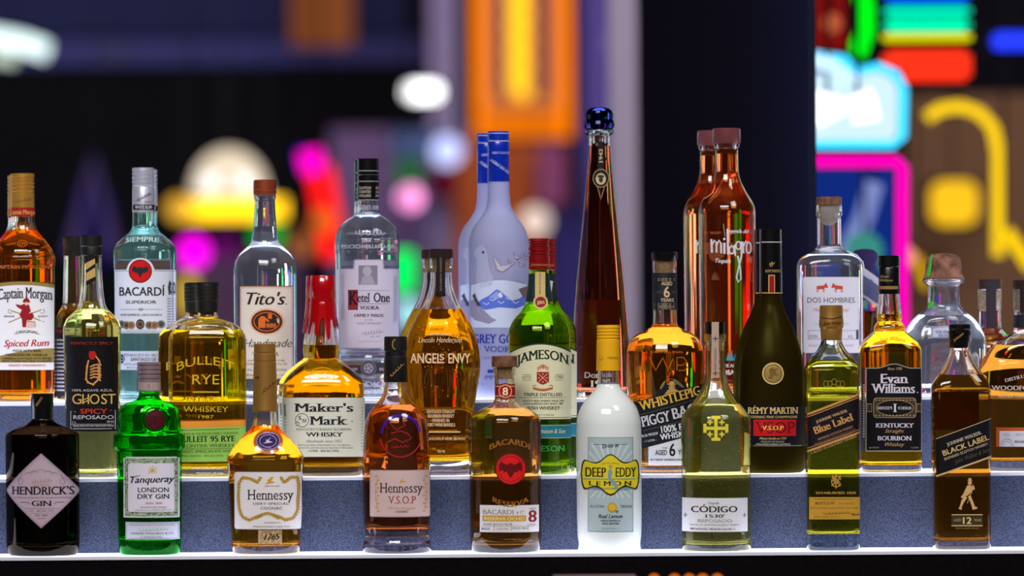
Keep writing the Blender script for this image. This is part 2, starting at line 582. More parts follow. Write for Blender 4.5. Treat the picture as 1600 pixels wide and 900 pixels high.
def sign(name, label, pts, Y, col, strength, w_px, closed=False, cat='neon sign', housing=True, group=None):
    """glowing tube bent along a path given in photograph pixels, on its own dark backing"""
    s = F / (D + Y); P = [at(x, y, Y) for x, y in pts]
    c = sum(P, Vector()) / len(P)
    root = empty(name, (c.x, Y, min(p.z for p in P)), label, cat, group)
    o0 = root.location
    bm = bmesh.new(); L = [p - o0 for p in P]
    if closed: L.append(L[0])
    tube_bm(bm, L, w_px / s / 2, 10)
    finish(bm, 'tube', root, [emat('glow_%d_%d_%d_%d' % (*col, int(strength * 100)), col, strength)])
    hanger(root, w_px / s * 0.9, max(L, key=lambda q: q.z).x, max(q.z for q in L))
    if housing:
        bm = bmesh.new(); tube_bm(bm, [p + Vector((0, w_px / s * 0.9, 0)) for p in L], w_px / s * 0.55, 8)
        finish(bm, 'backing', root, [M_black])
    return root

def lampbox(name, label, x0, y0, x1, y1, Y, col, strength, cat='light', depth=0.15, r=0.25, group=None):
    """lit box with rounded corners: diffuser in front of a dark case"""
    a, b = at(x0, y1, Y), at(x1, y0, Y); W, H = b.x - a.x, b.z - a.z
    root = empty(name, ((a.x + b.x) / 2, Y, a.z), label, cat, group)
    bm = bmesh.new(); rr = min(W, H) * r; out = []
    for cx_, cz_, q in ((W / 2 - rr, H - rr, 0), (-W / 2 + rr, H - rr, 90), (-W / 2 + rr, rr, 180), (W / 2 - rr, rr, 270)):
        for k in range(7):
            t = math.radians(q + k * 15); out.append((cx_ + rr * math.cos(t), cz_ + rr * math.sin(t)))
    v0 = [bm.verts.new((x, 0, z)) for x, z in out]; v1 = [bm.verts.new((x, depth * 0.4, z)) for x, z in out]
    bm.faces.new(v0); bm.faces.new(v1[::-1])
    for k in range(len(out)): bm.faces.new((v0[k], v1[k], v1[(k + 1) % len(out)], v0[(k + 1) % len(out)]))
    finish(bm, 'diffuser', root, [emat('glow_%d_%d_%d_%d' % (*col, int(strength * 100)), col, strength)], sm=False)
    boxmesh('case', (-W / 2 - 0.01, depth * 0.4 + 0.001, -0.01), (W / 2 + 0.01, depth, H + 0.01), M_black, root)
    hanger(root, depth * 0.7, 0, H)
    return root

def globe(name, label, cx, cy, r, Y, col, strength, cat='lamp', group=None):
    s = F / (D + Y)
    if Y > 15: r, strength = r + 6, strength * 0.8
    p = at(cx, cy, Y)
    root = empty(name, (p.x, Y, p.z - r / s), label, cat, group)
    bm = bmesh.new(); bmesh.ops.create_uvsphere(bm, u_segments=20, v_segments=12, radius=r / s)
    for v in bm.verts: v.co.z += r / s
    finish(bm, 'bulb', root, [emat('glow_%d_%d_%d_%d' % (*col, int(strength * 100)), col, strength)], 80)
    bm = bmesh.new(); tube_bm(bm, [(0, 0, 2 * r / s - 0.005), (0, 0, 2 * r / s + 0.08)], r / s * 0.12, 10)
    finish(bm, 'socket', root, [M_black])
    hanger(root, 0, 0, 2 * r / s + 0.08)
    return root

# ---- far left and centre (deep in the hall)
q0 = at(20, 90, 24); tl = empty('tube_lamp', (q0.x, 24, q0.z), 'cluster of white tube lamps in the top left corner', 'lamp')
for x0, y0, x1, y1, c, k, wp in ((-20, 56, 30, 66, (205, 225, 225), 2.0, 28), (26, 64, 74, 80, (196, 216, 214), 2.3, 28), (-10, 86, 24, 92, (190, 205, 185), 1.4, 20)):
    P0, P1 = at(x0, y0, 24) - tl.location, at(x1, y1, 24) - tl.location; sc_ = F / (D + 24)
    bm = bmesh.new(); tube_bm(bm, [P0, P1], wp / sc_ / 2, 10); finish(bm, 'tube', tl, [emat('glow_%d_%d_%d_%d' % (*c, int(k * 100)), c, k)])
hanger(tl, 0.05, 0, 0.1)
lampbox('lightbox', 'dim brown backlit panel high above the red sign', 455, -160, 550, 72, 33, (160, 88, 48), 0.55, 'lightbox', r=0.05)
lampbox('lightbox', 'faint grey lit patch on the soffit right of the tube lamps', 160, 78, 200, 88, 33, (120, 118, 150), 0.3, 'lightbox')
sign('neon_letter', 'dim violet letter shape glowing behind the leftmost bottles', [(112, 400), (145, 252), (178, 400)], 30, (74, 58, 108), 0.8, 22)
lampbox('lightbox', 'deep blue lit panel low behind the leftmost bottles', 116, 300, 176, 420, 31.5, (8, 10, 95), 0.35, 'lightbox')

# mushroom shaped lamp: a cream dome on an amber bar
p = at(358, 327, 26); s = F / (D + 26)
dome = empty('dome_lamp', (p.x, 26, at(358, 327, 26).z), 'cream domed lamp standing on a wide amber bar', 'lamp')
bm = bmesh.new(); pr = []
H0 = 22 / s
for k in range(10):
    t = math.radians(k * 9.8); pr.append((H0 + 72 / s * math.sin(t), 58 / s * math.cos(t) + 2 / s))
rings_bm(bm, [ring_pts(z, r, r * 0.6, 2, 32) for z, r in pr])
finish(bm, 'shade', dome, [emat('cream_shade_glow', (235, 216, 190), 1.1)])
for sx in (-27, 27):
    bm = bmesh.new(); bmesh.ops.create_uvsphere(bm, u_segments=16, v_segments=10, radius=13 / s)
    for v in bm.verts: v.co += Vector((sx / s, -0.16, H0 + 18 / s))
    finish(bm, 'bulb', dome, [emat('bulb_glow', (245, 240, 240), 1.6)], 80)
bm = bmesh.new(); tube_bm(bm, [(-88 / s, 0, 0), (88 / s, 0, 0)], 16 / s, 12)
finish(bm, 'base_bar', dome, [emat('amber_bar_glow', (252, 196, 25), 2.3)])
globe('round_lamp', 'warm orange round lamp at the left end of the amber bar', 280, 326, 13, 25.2, (255, 190, 60), 1.2)
globe('round_lamp', 'magenta round lamp hanging under the amber bar', 303, 394, 17, 24, (250, 0, 235), 2.2)
globe('round_lamp', 'purple dim lamp between the magenta one and the green one', 352, 386, 14, 27, (120, 10, 120), 0.7)
globe('round_lamp', 'green lamp behind the neck of the tall red-capped vodka bottle', 418, 368, 17, 27, (0, 190, 60), 1.3)
globe('round_lamp', 'brown-orange lamp left of the slanted red sign', 472, 384, 14, 28, (190, 110, 60), 0.8)
lampbox('lightbox', 'yellow lit strip low behind the rye and white rum bottles', 285, 432, 305, 492, 26, (240, 200, 20), 1.0, 'lightbox')
pxbox('wall_section_1', 215, 395, 475, 640, 34, 0.12, pmat('mauve_plaster', (110, 78, 110), 0.85), 'structure')
pxbox('wall_section_2', 520, 200, 740, 640, 34.5, 0.12, pmat('violet_plaster', (150, 118, 165), 0.85), 'structure')

# slanted red sign
sign('neon_tube', 'slanted red neon bar with a magenta tip', [(499, 262), (506, 300), (513, 345), (522, 402)], 22, (255, 22, 22), 1.6, 38)
sign('neon_tube', 'magenta upper tip of the slanted red bar', [(484, 238), (491, 268)], 21.5, (255, 0, 190), 1.8, 34)
sign('neon_tube', 'blue sliver left of the magenta tip', [(470, 236), (474, 262)], 22.4, (30, 30, 255), 0.9, 10)
globe('round_lamp', 'orange round lamp over the lower end of the red bar', 505, 345, 13, 20.5, (255, 120, 40), 0.9)

lampbox('lightbox', 'small white lozenge lamp left of the orange sign', 633, 130, 689, 156, 24, (255, 255, 255), 3.4, 'lightbox', r=0.4)
globe('round_lamp', 'soft periwinkle lamp under the white lozenge', 699, 236, 17, 28, (190, 200, 255), 1.9)
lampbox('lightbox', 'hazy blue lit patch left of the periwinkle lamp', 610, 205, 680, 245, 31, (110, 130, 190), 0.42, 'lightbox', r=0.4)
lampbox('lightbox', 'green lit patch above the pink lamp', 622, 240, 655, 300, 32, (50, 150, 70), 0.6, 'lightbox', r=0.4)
globe('round_lamp', 'pink round lamp above the green capsule', 641, 309, 13, 22, (250, 150, 215), 2.6)
sign('neon_tube', 'bright green neon capsule beside the vodka bottle shoulder', [(630, 392), (630, 456)], 18, (0, 235, 95), 1.3, 36)
globe('round_lamp', 'pale blue-green lamp under the green capsule', 640, 490, 18, 19, (160, 225, 235), 1.3)
lampbox('lightbox', 'crimson dim panel between pink lamp and blue-capped bottles', 672, 262, 716, 310, 33, (110, 20, 50), 0.5, 'lightbox', r=0.3)

# tall orange sign with a wavy yellow tube
hanger(dome, 0.05, 0, H0 + 70 / s)
o0 = at(812, 236, 29); s = F / (D + 29)
osg = empty('lit_sign', (o0.x, 29, o0.z), 'tall orange backlit sign with a wavy yellow tube', 'sign')
def sbox(name, x0, y0, x1, y1, dy, th, m):
    a, b = at(x0, y1, 29), at(x1, y0, 29)
    return boxmesh(name, (a.x - o0.x, dy, a.z - o0.z), (b.x - o0.x, dy + th, b.z - o0.z), m, osg)
sbox('panel', 742, -300, 884, 170, 0.1, 0.12, emat('orange_panel_glow', (228, 128, 62), 0.82))
sbox('side_light', 742, -300, 754, 215, -0.02, 0.1, emat('orange_strip_glow', (255, 125, 0), 1.3))
sbox('side_light', 876, -300, 888, 215, -0.02, 0.1, emat('orange_strip_glow', (255, 125, 0), 1.3))
sbox('foot_light', 742, 175, 888, 216, -0.02, 0.1, emat('orange_foot_glow', (240, 118, 8), 0.95))
for x in (781, 848):
    sbox('divider', x - 7, -300, x + 7, 152, -0.03, 0.1, emat('violet_strip_glow', (110, 70, 140), 0.25))
bm = bmesh.new(); L = []
for k in range(60):
    q = at(811 + 3.5 * math.sin(k * 1.1), 152 - k * 7, 29); L.append((q.x - o0.x, -0.14, q.z - o0.z))
tube_bm(bm, L, 14 / s, 10)
hanger(osg, 0.15, 0, at(800, -300, 29).z - o0.z)
finish(bm, 'tube', osg, [emat('yellow_tube_glow', (255, 190, 24), 1.6)])
pxbox('wall_section_3', 712, 225, 850, 700, 33, 0.12, pmat('rust_plaster', (215, 105, 42), 0.85), 'structure')
pxbox('wall_section_4', 842, 225, 884, 320, 32.5, 0.12, pmat('plum_plaster', (170, 90, 135), 0.85), 'structure')
pxbox('wall_section_5', 858, 330, 958, 700, 33.2, 0.12, pmat('indigo_plaster', (62, 62, 140), 0.85), 'structure')
globe('round_lamp', 'cream round lamp right of the frosted vodka bottle', 836, 346, 17, 25, (240, 215, 200), 1.3)
pxbox('wall_section_6', 913, -300, 955, 330, 33.4, 0.12, pmat('violet_column_paint', (115, 100, 190), 0.85), 'structure')
pxbox('column', 958, -400, 992, 900, 9.0, 0.1, pmat('grey_violet_column', (210, 195, 225), 0.7), 'structure')
sign('neon_tube', 'magenta sliver behind the tall agave bottle neck', [(957, 248), (959, 282)], 14, (255, 0, 160), 1.6, 6)
globe('round_lamp', 'faint grey lamp high on the lilac column', 958, 66, 12, 15, (170, 175, 200), 0.45)
globe('round_lamp', 'grey round lamp low between agave and rye bottles', 1004, 470, 22, 12, (128, 122, 165), 0.55)

# dark pillar between the halls: its right edge is near, its left edge far
m_p = speckle('dark_blue_fabric_wall', (5, 6, 40), (8, 9, 54), 300, 0.95)
a, b = at(1003, 450, 5.0), at(1265, 450, 0.95)
bm = bmesh.new()
q = [(a.x, 5.0), (b.x, 0.95), (b.x + 0.02, 1.1), (b.x + 0.02, 5.3), (a.x, 5.3)]
lo = [bm.verts.new((x, y, FLOOR)) for x, y in q]; hi = [bm.verts.new((x, y, CEIL)) for x, y in q]
bm.faces.new(lo); bm.faces.new(hi[::-1])
for k in range(5): bm.faces.new((lo[k], hi[k], hi[(k + 1) % 5], lo[(k + 1) % 5]))
tag(finish(bm, 'wall_partition', None, [m_p], sm=False), kind='structure')

# ---- right hand neon cluster, nearer
YR = 4.2
lampbox('lightbox', 'deep blue screen under the magenta neon corner', 1240, 255, 1400, 640, YR + 1.6, (22, 52, 150), 0.62, 'screen', r=0.03)
sign('neon_tube', 'pale diagonal streak of light on the blue screen', [(1322, 400), (1350, 340), (1366, 285)], YR + 1.4, (150, 168, 240), 0.62, 30, housing=False)
globe('round_lamp', 'pale green lamp at the foot of the blue screen', 1350, 392, 30, YR + 1.2, (80, 185, 170), 0.5)
sign('neon_tube', 'magenta neon corner running right and then down', [(1225, 252), (1402, 252), (1410, 260), (1410, 700)], YR, (255, 0, 178), 1.15, 19)
sign('neon_tube', 'cyan rounded neon outline round the white shape', [(1240, 226), (1396, 226), (1410, 214), (1412, 140), (1400, 116), (1372, 104), (1340, 112), (1318, 92), (1270, 86)], YR - 0.2, (60, 205, 250), 1.5, 14)
lampbox('lit_sign', 'white glowing rounded sign with a cyan outline', 1256, 112, 1406, 228, YR + 0.1, (205, 235, 255), 1.05, 'sign', r=0.3)
sign('neon_tube', 'thick white neon stroke at the left of the white sign', [(1296, 148), (1290, 168), (1300, 188)], YR - 0.4, (255, 255, 255), 1.6, 52, housing=False)
sign('neon_tube', 'thick white neon stroke at the right of the white sign', [(1342, 146), (1350, 165), (1354, 190)], YR - 0.45, (255, 255, 255), 1.6, 42, housing=False)
sign('neon_tube', 'pale blue neon leaf above the white sign', [(1262, 94), (1296, 100), (1330, 122), (1300, 128)], YR - 0.5, (190, 228, 255), 1.3, 24, housing=False)
sign('neon_tube', 'green neon arc curving left of the colour bars', [(1340, -40), (1352, 10), (1352, 50), (1338, 86)], YR + 0.5, (0, 238, 20), 1.15, 30)
lampbox('lightbox', 'dark red lit panel with a brown lamp behind the green arc', 1262, -60, 1326, 76, YR + 0.9, (150, 22, 20), 0.6, 'lightbox', r=0.1)
globe('round_lamp', 'dusty orange round lamp in front of the red panel', 1300, 36, 16, YR + 0.3, (220, 110, 70), 0.6)
q0 = at(1450, 130, YR + 0.6); rain = empty('lit_sign', (q0.x, YR + 0.6, q0.z), 'rainbow coloured sign of blue, turquoise, yellow and red bars', 'sign')
for y0, y1, c, k in ((-30, 3, (0, 95, 255), 1.1), (10, 23, (0, 235, 190), 1.2), (27, 50, (0, 240, 175), 1.1), (54, 62, (235, 225, 0), 1.1), (76, 128, (255, 52, 26), 1.05)):
    p0, p1 = at(1380, y1, YR + 0.6), at(1519, y0, YR + 0.6)
    boxmesh('light_strip', (p0.x - q0.x, 0, p0.z - q0.z), (p1.x - q0.x, 0.04, p1.z - q0.z), emat('glow_%d_%d_%d_%d' % (*c, int(k * 100)), c, k), rain, bevel=0.012)
p0, p1 = at(1382, 126, YR + 0.6), at(1517, -30, YR + 0.6)
boxmesh('case', (p0.x - q0.x, 0.041, 0), (p1.x - q0.x, 0.12, p1.z - q0.z), M_black, rain); hanger(rain, 0.08, 0, p1.z - q0.z)
lampbox('lightbox', 'blue glowing panel at the right edge near the top', 1552, 48, 1640, 78, YR + 1.2, (40, 62, 255), 1.1, 'lightbox', r=0.4)
M_brown = pmat('brown_wall_panel', (120, 86, 96), 0.9)
pxbox('wall_section_7', 1410, 145, 1760, 800, 12.0, 0.12, pmat('brown_plaster', (150, 108, 80), 0.85), 'structure')
sign('neon_tube', 'yellow neon hook bending over and down', [(1448, 184), (1470, 170), (1500, 166), (1530, 176), (1552, 200), (1560, 240), (1560, 400)], 7.5, (246, 200, 20), 1.25, 18)
lampbox('lit_sign', 'soft yellow rounded square framed by the yellow hook', 1456, 282, 1528, 352, 11.5, (240, 185, 30), 1.15, 'sign', r=0.3)
sign('neon_tube', 'yellow neon stroke slanting down at the right edge', [(1572, 360), (1612, 420)], 6.5, (252, 205, 10), 1.1, 20)
globe('round_lamp', 'peach lamp low on the magenta neon upright', 1416, 400, 17, 4.9, (255, 160, 130), 0.8)
sign('neon_tube', 'short amber neon stroke right of the magenta upright', [(1432, 400), (1448, 450)], 8.5, (245, 185, 5), 0.9, 12)
globe('round_lamp', 'beige lamp above the cork of the squat clear bottle', 1530, 440, 24, 15, (175, 120, 80), 0.5)

# coloured lights added out of view on both sides, to sparkle in the glass
r = random.Random(21); V = []; P = []; MI = []; mats_ = []
for c, k in (((255, 40, 190), 2.4), ((60, 220, 255), 2.2), ((40, 255, 120), 2.0), ((255, 190, 40), 2.6), ((255, 250, 240), 3.0), ((255, 50, 40), 2.2), ((70, 80, 255), 2.4), ((240, 235, 255), 3.0)):
    mats_.append(emat('added_hall_glow_%d_%d_%d' % c, c, k))
for i in range(170):
    sd = -1 if i % 2 else 1; Y_ = r.uniform(3.5, 26); a = math.radians(r.uniform(9.5, 58)); x = sd * min((Y_ + 7.2) * math.tan(a), 13.8)
    if abs(x) < (Y_ + 7.3) * 0.105 + 0.5: continue
    z = r.uniform(-0.7, 2.6); w_ = r.uniform(0.06, 0.35) * (1 + Y_ / 14); h_ = r.uniform(0.15, 0.8) * (1 + Y_ / 14)
    n = len(V)
    for dx in (-w_ / 2, w_ / 2):
        for dy in (0, 0.1):
            for dz in (0, h_): V.append((x + dx, Y_ + dy, z + dz))
    for f in ((0, 1, 3, 2), (4, 6, 7, 5), (0, 4, 5, 1), (2, 3, 7, 6), (0, 2, 6, 4), (1, 5, 7, 3)): P.append(tuple(n + q for q in f)); MI.append(r.randrange(len(mats_)) if f == (0, 1, 3, 2) else MI[-1])
me = bpy.data.meshes.new('added_hall_lights'); me.from_pydata(V, [], P)
o = link('added_hall_lights', me, None, mats_)
for p_, m_ in zip(me.polygons, MI): p_.material_index = m_
tag(o, 'scattered coloured lights added out of view on both sides to sparkle in the glass', 'lights', kind='stuff')

# ================================================================== the lit display steps
disp = empty('stepped_bottle_display', (0, 0, 0), 'three-step backlit bottle display with glowing tops and speckled dark risers', 'display stand')
M_riser = speckle('speckled_riser', (14, 18, 30), (78, 88, 122), 900, 0.85, 3.0, 0.36, 0.68)
M_glow = emat('glowing_acrylic', (222, 230, 255), 3.6)
M_edge = pmat('acrylic_edge', (200, 200, 212), 0.35, emit=0.16)
M_fascia = speckle('counter_fascia', (5, 2, 5), (11, 5, 9), 200, 0.95)
W = 1.6
ed = [0.0, 0.10, 0.275, 0.58]
for k in (1, 2, 3):
    y0, z = TIER[k]; y1 = ed[k]
    lip = 0.0046
    boxmesh('step_top', (-W, y0 + 0.0012, z - lip), (W, y1, z - 0.0001), M_glow, disp)
    boxmesh('step_edge', (-W, y0 - 0.0008, z - lip), (W, y0 + 0.0010, z - 0.0002), M_edge, disp)
    if k > 1: boxmesh('step_riser', (-W, y0 + 0.003, TIER[k - 1][1]), (W, y0 + 0.012, z - lip - 0.0002), M_riser, disp)
# two unseen lit steps added on the far side, to brighten the bottles
for k, ya, yb in ((2, 0.58, 0.755), (1, 0.755, 0.90)):
    z = TIER[k][1]
    boxmesh('step_top', (-W, ya, z - lip), (W, yb - 0.001, z - 0.0001), M_glow, disp)
    boxmesh('step_edge', (-W, yb - 0.0010, z - lip), (W, yb + 0.0008, z - 0.0002), M_edge, disp)
    boxmesh('step_riser', (-W, ya - 0.010, z + 0.0002), (W, ya - 0.002, TIER[k + 1][1] - lip - 0.0002), M_riser, disp)
boxmesh('front_fascia', (-W, 0.002, FLOOR + 0.02), (W, 0.02, -0.0049), M_fascia, disp)
boxmesh('cabinet', (-W, 0.03, FLOOR), (W, 0.89, -0.006), M_fascia, disp)

# ---- blurred things on the counter in front of the display
boxmesh('bar_counter', (-1.6, -1.1, FLOOR), (1.6, -0.35, -0.045), pmat('counter_top', (8, 6, 9), 0.9)); tag(bpy.data.objects['bar_counter'], 'dark bar counter in front of the lit steps, below the frame', 'counter')
q0 = at(1072, 903, -0.6)
strn = empty('bulb_strip', (q0.x, -0.6, -0.045), 'strip of small amber bulbs blurred at the bottom edge of the photo', 'lamp')
boxmesh('base', (-0.055, -0.008, 0), (0.055, 0.008, 0.02), M_black, strn, 0.002)
for px in (1022, 1054, 1077, 1098, 1121):
    q = at(px, 906, -0.6)
    bm = bmesh.new(); bmesh.ops.create_uvsphere(bm, u_segments=14, v_segments=8, radius=0.008)
    for v in bm.verts: v.co += Vector((q.x - q0.x, 0, q.z + 0.045))
    tube_bm(bm, [(q.x - q0.x, 0, 0.018), (q.x - q0.x, 0, q.z + 0.042)], 0.004, 8)
    finish(bm, 'bulb', strn, [emat('amber_bulb_glow', (215, 100, 15), 0.8)], 60)
q1, q2 = at(860, 898, -0.55), at(996, 898, -0.55)
cbx = boxmesh('card_holder', (q1.x, -0.57, -0.045), (q2.x, -0.55, q1.z), pmat('dusty_pink_card', (120, 90, 92), 0.8), bevel=0.003); tag(cbx, 'dusty pink card block peeking over the bottom edge left of amber bulbs', 'card holder')

# ================================================================== glass, spirits, trims
def tint(name, T, rough=0.0, ior=1.36):
    """coloured spirit; T is what one pass through the bottle lets by"""
    if name in MATS: return MATS[name]
    m = glass(name, (255, 255, 255), rough, ior)
    g = [n for n in m.node_tree.nodes if n.type == 'BSDF_GLASS'][0]
    g.inputs['Color'].default_value = (math.sqrt(T[0]), math.sqrt(T[1]), math.sqrt(T[2]), 1)
    return m
def hazy(name, T, body, mix, ior=1.5):  # body colour stands in for the glow of the lit bottle
    """bottle glass with a little diffuse colour mixed in to imitate a glow"""
    m = tint(name, T, 0, ior); nt = m.node_tree
    g = [n for n in nt.nodes if n.type == 'BSDF_GLASS'][0]; o = [n for n in nt.nodes if n.type == 'OUTPUT_MATERIAL'][0]
    d = nt.nodes.new('ShaderNodeBsdfDiffuse'); t = nt.nodes.new('ShaderNodeBsdfTranslucent')
    d.inputs[0].default_value = lin(body); t.inputs[0].default_value = lin(body)
    a = nt.nodes.new('ShaderNodeMixShader'); a.inputs[0].default_value = 0.5
    b = nt.nodes.new('ShaderNodeMixShader'); b.inputs[0].default_value = mix
    nt.links.new(d.outputs[0], a.inputs[1]); nt.links.new(t.outputs[0], a.inputs[2])
    nt.links.new(g.outputs[0], b.inputs[1]); nt.links.new(a.outputs[0], b.inputs[2]); nt.links.new(b.outputs[0], o.inputs[0])
    return m
G_clear = hazy('clear_glass', (0.95, 0.96, 0.98), (226, 230, 255), 0.05)
G_aqua = hazy('aqua_tinted_glass', (0.80, 0.94, 0.93), (190, 240, 236), 0.07)
G_amber = hazy('clear_glass_amber_glow', (0.97, 0.96, 0.94), (250, 176, 30), 0.02)
G_red = hazy('clear_glass_red_glow', (0.97, 0.95, 0.94), (236, 96, 30), 0.012)
G_pale = hazy('clear_glass_straw_glow', (0.97, 0.97, 0.95), (232, 228, 110), 0.03)
G_green = hazy('bottle_green_glass', (0.03, 0.66, 0.04), (10, 200, 20), 0.025)
G_lime = hazy('light_green_glass', (0.66, 0.92, 0.14), (130, 210, 30), 0.03)
G_black = tint('near_black_glass', (0.13, 0.09, 0.06), 0, 1.5)
G_blue = tint('blue_tinted_glass', (0.80, 0.86, 0.88), 0, 1.5)
G_frost = frosted('frosted_white_glass', (235, 238, 255), (216, 218, 255), 0.88)
G_remy = frosted('frosted_olive_glass', (150, 150, 70), (84, 64, 22), 0.38)
L_clear = tint('clear_spirit', (0.97, 0.98, 0.98), 0, 1.35)
L_aqua = tint('white_rum', (0.90, 0.98, 0.96), 0, 1.35)
L_bourbon = tint('bourbon', (0.87, 0.50, 0.012))
L_rum = tint('spiced_rum', (0.82, 0.34, 0.02))
G_ruby = hazy('clear_glass_ruby_glow', (0.97, 0.94, 0.93), (250, 120, 60), 0.03)
L_darkb = tint('dark_bourbon', (0.46, 0.19, 0.02))
L_rye = tint('rye_whiskey', (0.94, 0.70, 0.02))
L_cognac = tint('cognac', (0.60, 0.15, 0.03))
L_cognac2 = tint('pale_cognac', (0.86, 0.38, 0.012))
L_dark = tint('dark_rum', (0.58, 0.25, 0.045))
L_scotch = tint('scotch', (0.45, 0.17, 0.012))
L_olive = tint('olive_gold_scotch', (0.80, 0.62, 0.02))
L_gold = tint('golden_tequila', (0.92, 0.84, 0.22))
L_ghost = tint('yellow_tequila', (0.90, 0.82, 0.22))
L_red = tint('ruby_amber_tequila', (0.85, 0.36, 0.12))
L_anejo = tint('dark_red_tequila', (0.55, 0.17, 0.08))
L_irish = tint('irish_whiskey', (0.85, 0.72, 0.06))
C_black = pmat('glossy_black_cap', (14, 13, 14), 0.28, coat=0.6)
C_black2 = pmat('satin_black_cap', (22, 20, 20), 0.45)
C_gold = pmat('gold_foil_cap', (206, 150, 62), 0.32, 0.55)
C_gold2 = pmat('old_gold_cap', (176, 128, 60), 0.35, 0.5)
C_silver = pmat('silver_cap', (196, 196, 212), 0.35, 0.4)
C_yellow = pmat('yellow_cap', (238, 176, 22), 0.35)
C_blue = pmat('royal_blue_cap', (10, 44, 176), 0.3, coat=0.4)
C_red = pmat('dark_red_cap', (128, 12, 20), 0.28, coat=0.5)
C_wax = pmat('red_wax', (178, 6, 16), 0.22, coat=0.8)
C_copper = pmat('copper_brown_cap', (146, 62, 30), 0.4, 0.3)
C_wood = speckle('brown_wood_stopper', (92, 58, 40), (140, 92, 62), 120, 0.6)
C_cork = speckle('pale_cork', (176, 140, 100), (214, 184, 144), 400, 0.85)
C_corkd = speckle('rough_dark_cork', (96, 58, 46), (158, 108, 86), 70, 0.9)
C_pewter = pmat('mauve_grey_cap', (150, 128, 134), 0.35, 0.35)
C_knob = tint('cobalt_glass', (0.05, 0.07, 0.45), 0, 1.5)
WHITE = (236, 236, 238); CREAM = (226, 224, 196); BLACK = (18, 17, 20); GOLD = (206, 160, 72); LILAC = (214, 206, 226)
GOLDM = paint((214, 168, 70), 0.4, 0.25)
MAP = {}

def ridged(top, bot, hw, rows, amp=0.8):
    """cap outline with pressed rings at the given rows"""
    out = [(top, hw - 1.4), (top + 1.2, hw)]
    for r in sorted(rows): out += [(r - 1.6, hw), (r - 0.6, hw - amp), (r + 0.6, hw - amp), (r + 1.6, hw)]
    return out + [(bot, hw)]

def stopper(b, y0, y1, hw, m=None, y2=None):
    """cork shaft seen through the neck"""
    return b.turn('cork', [(y0, hw), (y1, hw * 0.96)], m or C_cork)

# ------------------------------------------------------------------ FRONT ROW
# squat near-black apothecary bottle
b = Bottle('gin_bottle', 'squat near-black bottle with a pale pink diamond label, leftmost on the front step', 67, 1, 0.0525,
    [(617, 15), (650, 16), (656, 17), (661, 22), (668, 38), (674, 51), (678, 56.5), (682, 57.5), (760, 57.3), (850, 57), (858, 55.5), (866, 53)],
    ((617, 1, 2), (866, 0.93, 2)), 668, G_black, tint('juniper_gin', (0.9, 0.8, 0.7)), base=14)
b.turn('cap', [(615, 16.5), (616, 17.8), (634, 17.8), (636, 17), (652, 17.2), (654, 16.6)], C_black)
d = Decal(b, 'cap_print', surf=b.cyl(17.9)); d.text(GOLD, 'HENDRICK\'S', 64, 628, 3.2, 17, 'serif', rot=55); d.build()
d = Decal(b, 'label')
def dia(x, g=0, s=1):
    t = min(abs(x - 69) / (57.5 - g), 1.0)
    return 765 - s * (58.5 - g) * ((1 - t) ** 0.86 if t < 0.93 else (1 - t) ** 0.86)
d.sheet((150, 128, 142), 11.5, 126.5, lambda x: dia(x), lambda x: dia(x, 0, -1), 0, nx=40, ny=10)
d.sheet((190, 166, 180), 14, 124, lambda x: dia(x, 2.6), lambda x: dia(x, 2.6, -1), 1, nx=40, ny=10)
for g in (5.0,):
    up = [(69 - 52 + 104 * i / 40, dia(69 - 52 + 104 * i / 40, g)) for i in range(41)]
    d.line((160, 135, 150), up, 0.7, 2); d.line((160, 135, 150), [(x, 1530 - y) for x, y in up], 0.7, 2)
d.text((34, 26, 34), "HENDRICK'S", 70, 771, 12.5, 97, 'serifb', 2)
d.text((90, 70, 84), 'DISTILLED AND BOTTLED IN SCOTLAND', 70, 777, 2.4, 90, 'serif', 2)
d.text((34, 26, 34), 'GIN', 70, 788.5, 8, 32, 'serifb', 2)
d.line((60, 45, 55), [(36, 783), (48, 783), (51, 786)], 1, 2); d.line((60, 45, 55), [(104, 783), (92, 783), (89, 786)], 1, 2)
d.line((120, 95, 110), [(43, 792.5), (97, 792.5)], 0.6, 2); d.text((70, 50, 62), '1.0 L   44% ALC./VOL.', 70, 797.5, 2.8, 40, 'serif', 2)
d.line((120, 95, 110), [(52, 800), (88, 800)], 0.5, 2); d.text((70, 50, 62), 'EST 1886', 70, 804.5, 2.8, 20, 'serif', 2)
d.text((90, 70, 82), 'SCOTLAND', 70, 809, 2.4, 14, 'serif', 2)
for k in range(5): d.ring((150, 130, 140), 48 + k * 10.5, 741 - 5 * math.sin(k * 0.785), 5.5, 0.8, 4.5, 2, 180, 360, 10)
for sx in (-1, 1):
    d.line((140, 118, 128), [(69 + sx * 36, 752), (69 + sx * 31, 741), (69 + sx * 20, 737), (69 + sx * 8, 735)], 1.0, 2)
    d.ring((150, 130, 140), 69 + sx * 33, 750, 4.5, 0.9, 5.5, 2)
d.scribble((170, 140, 110), 55, 752, 84, 748, 6, 0.9, 7, 2, 3); d.scribble((170, 140, 110), 57, 757, 82, 755, 4, 0.8, 7, 2, 4)
d.build()

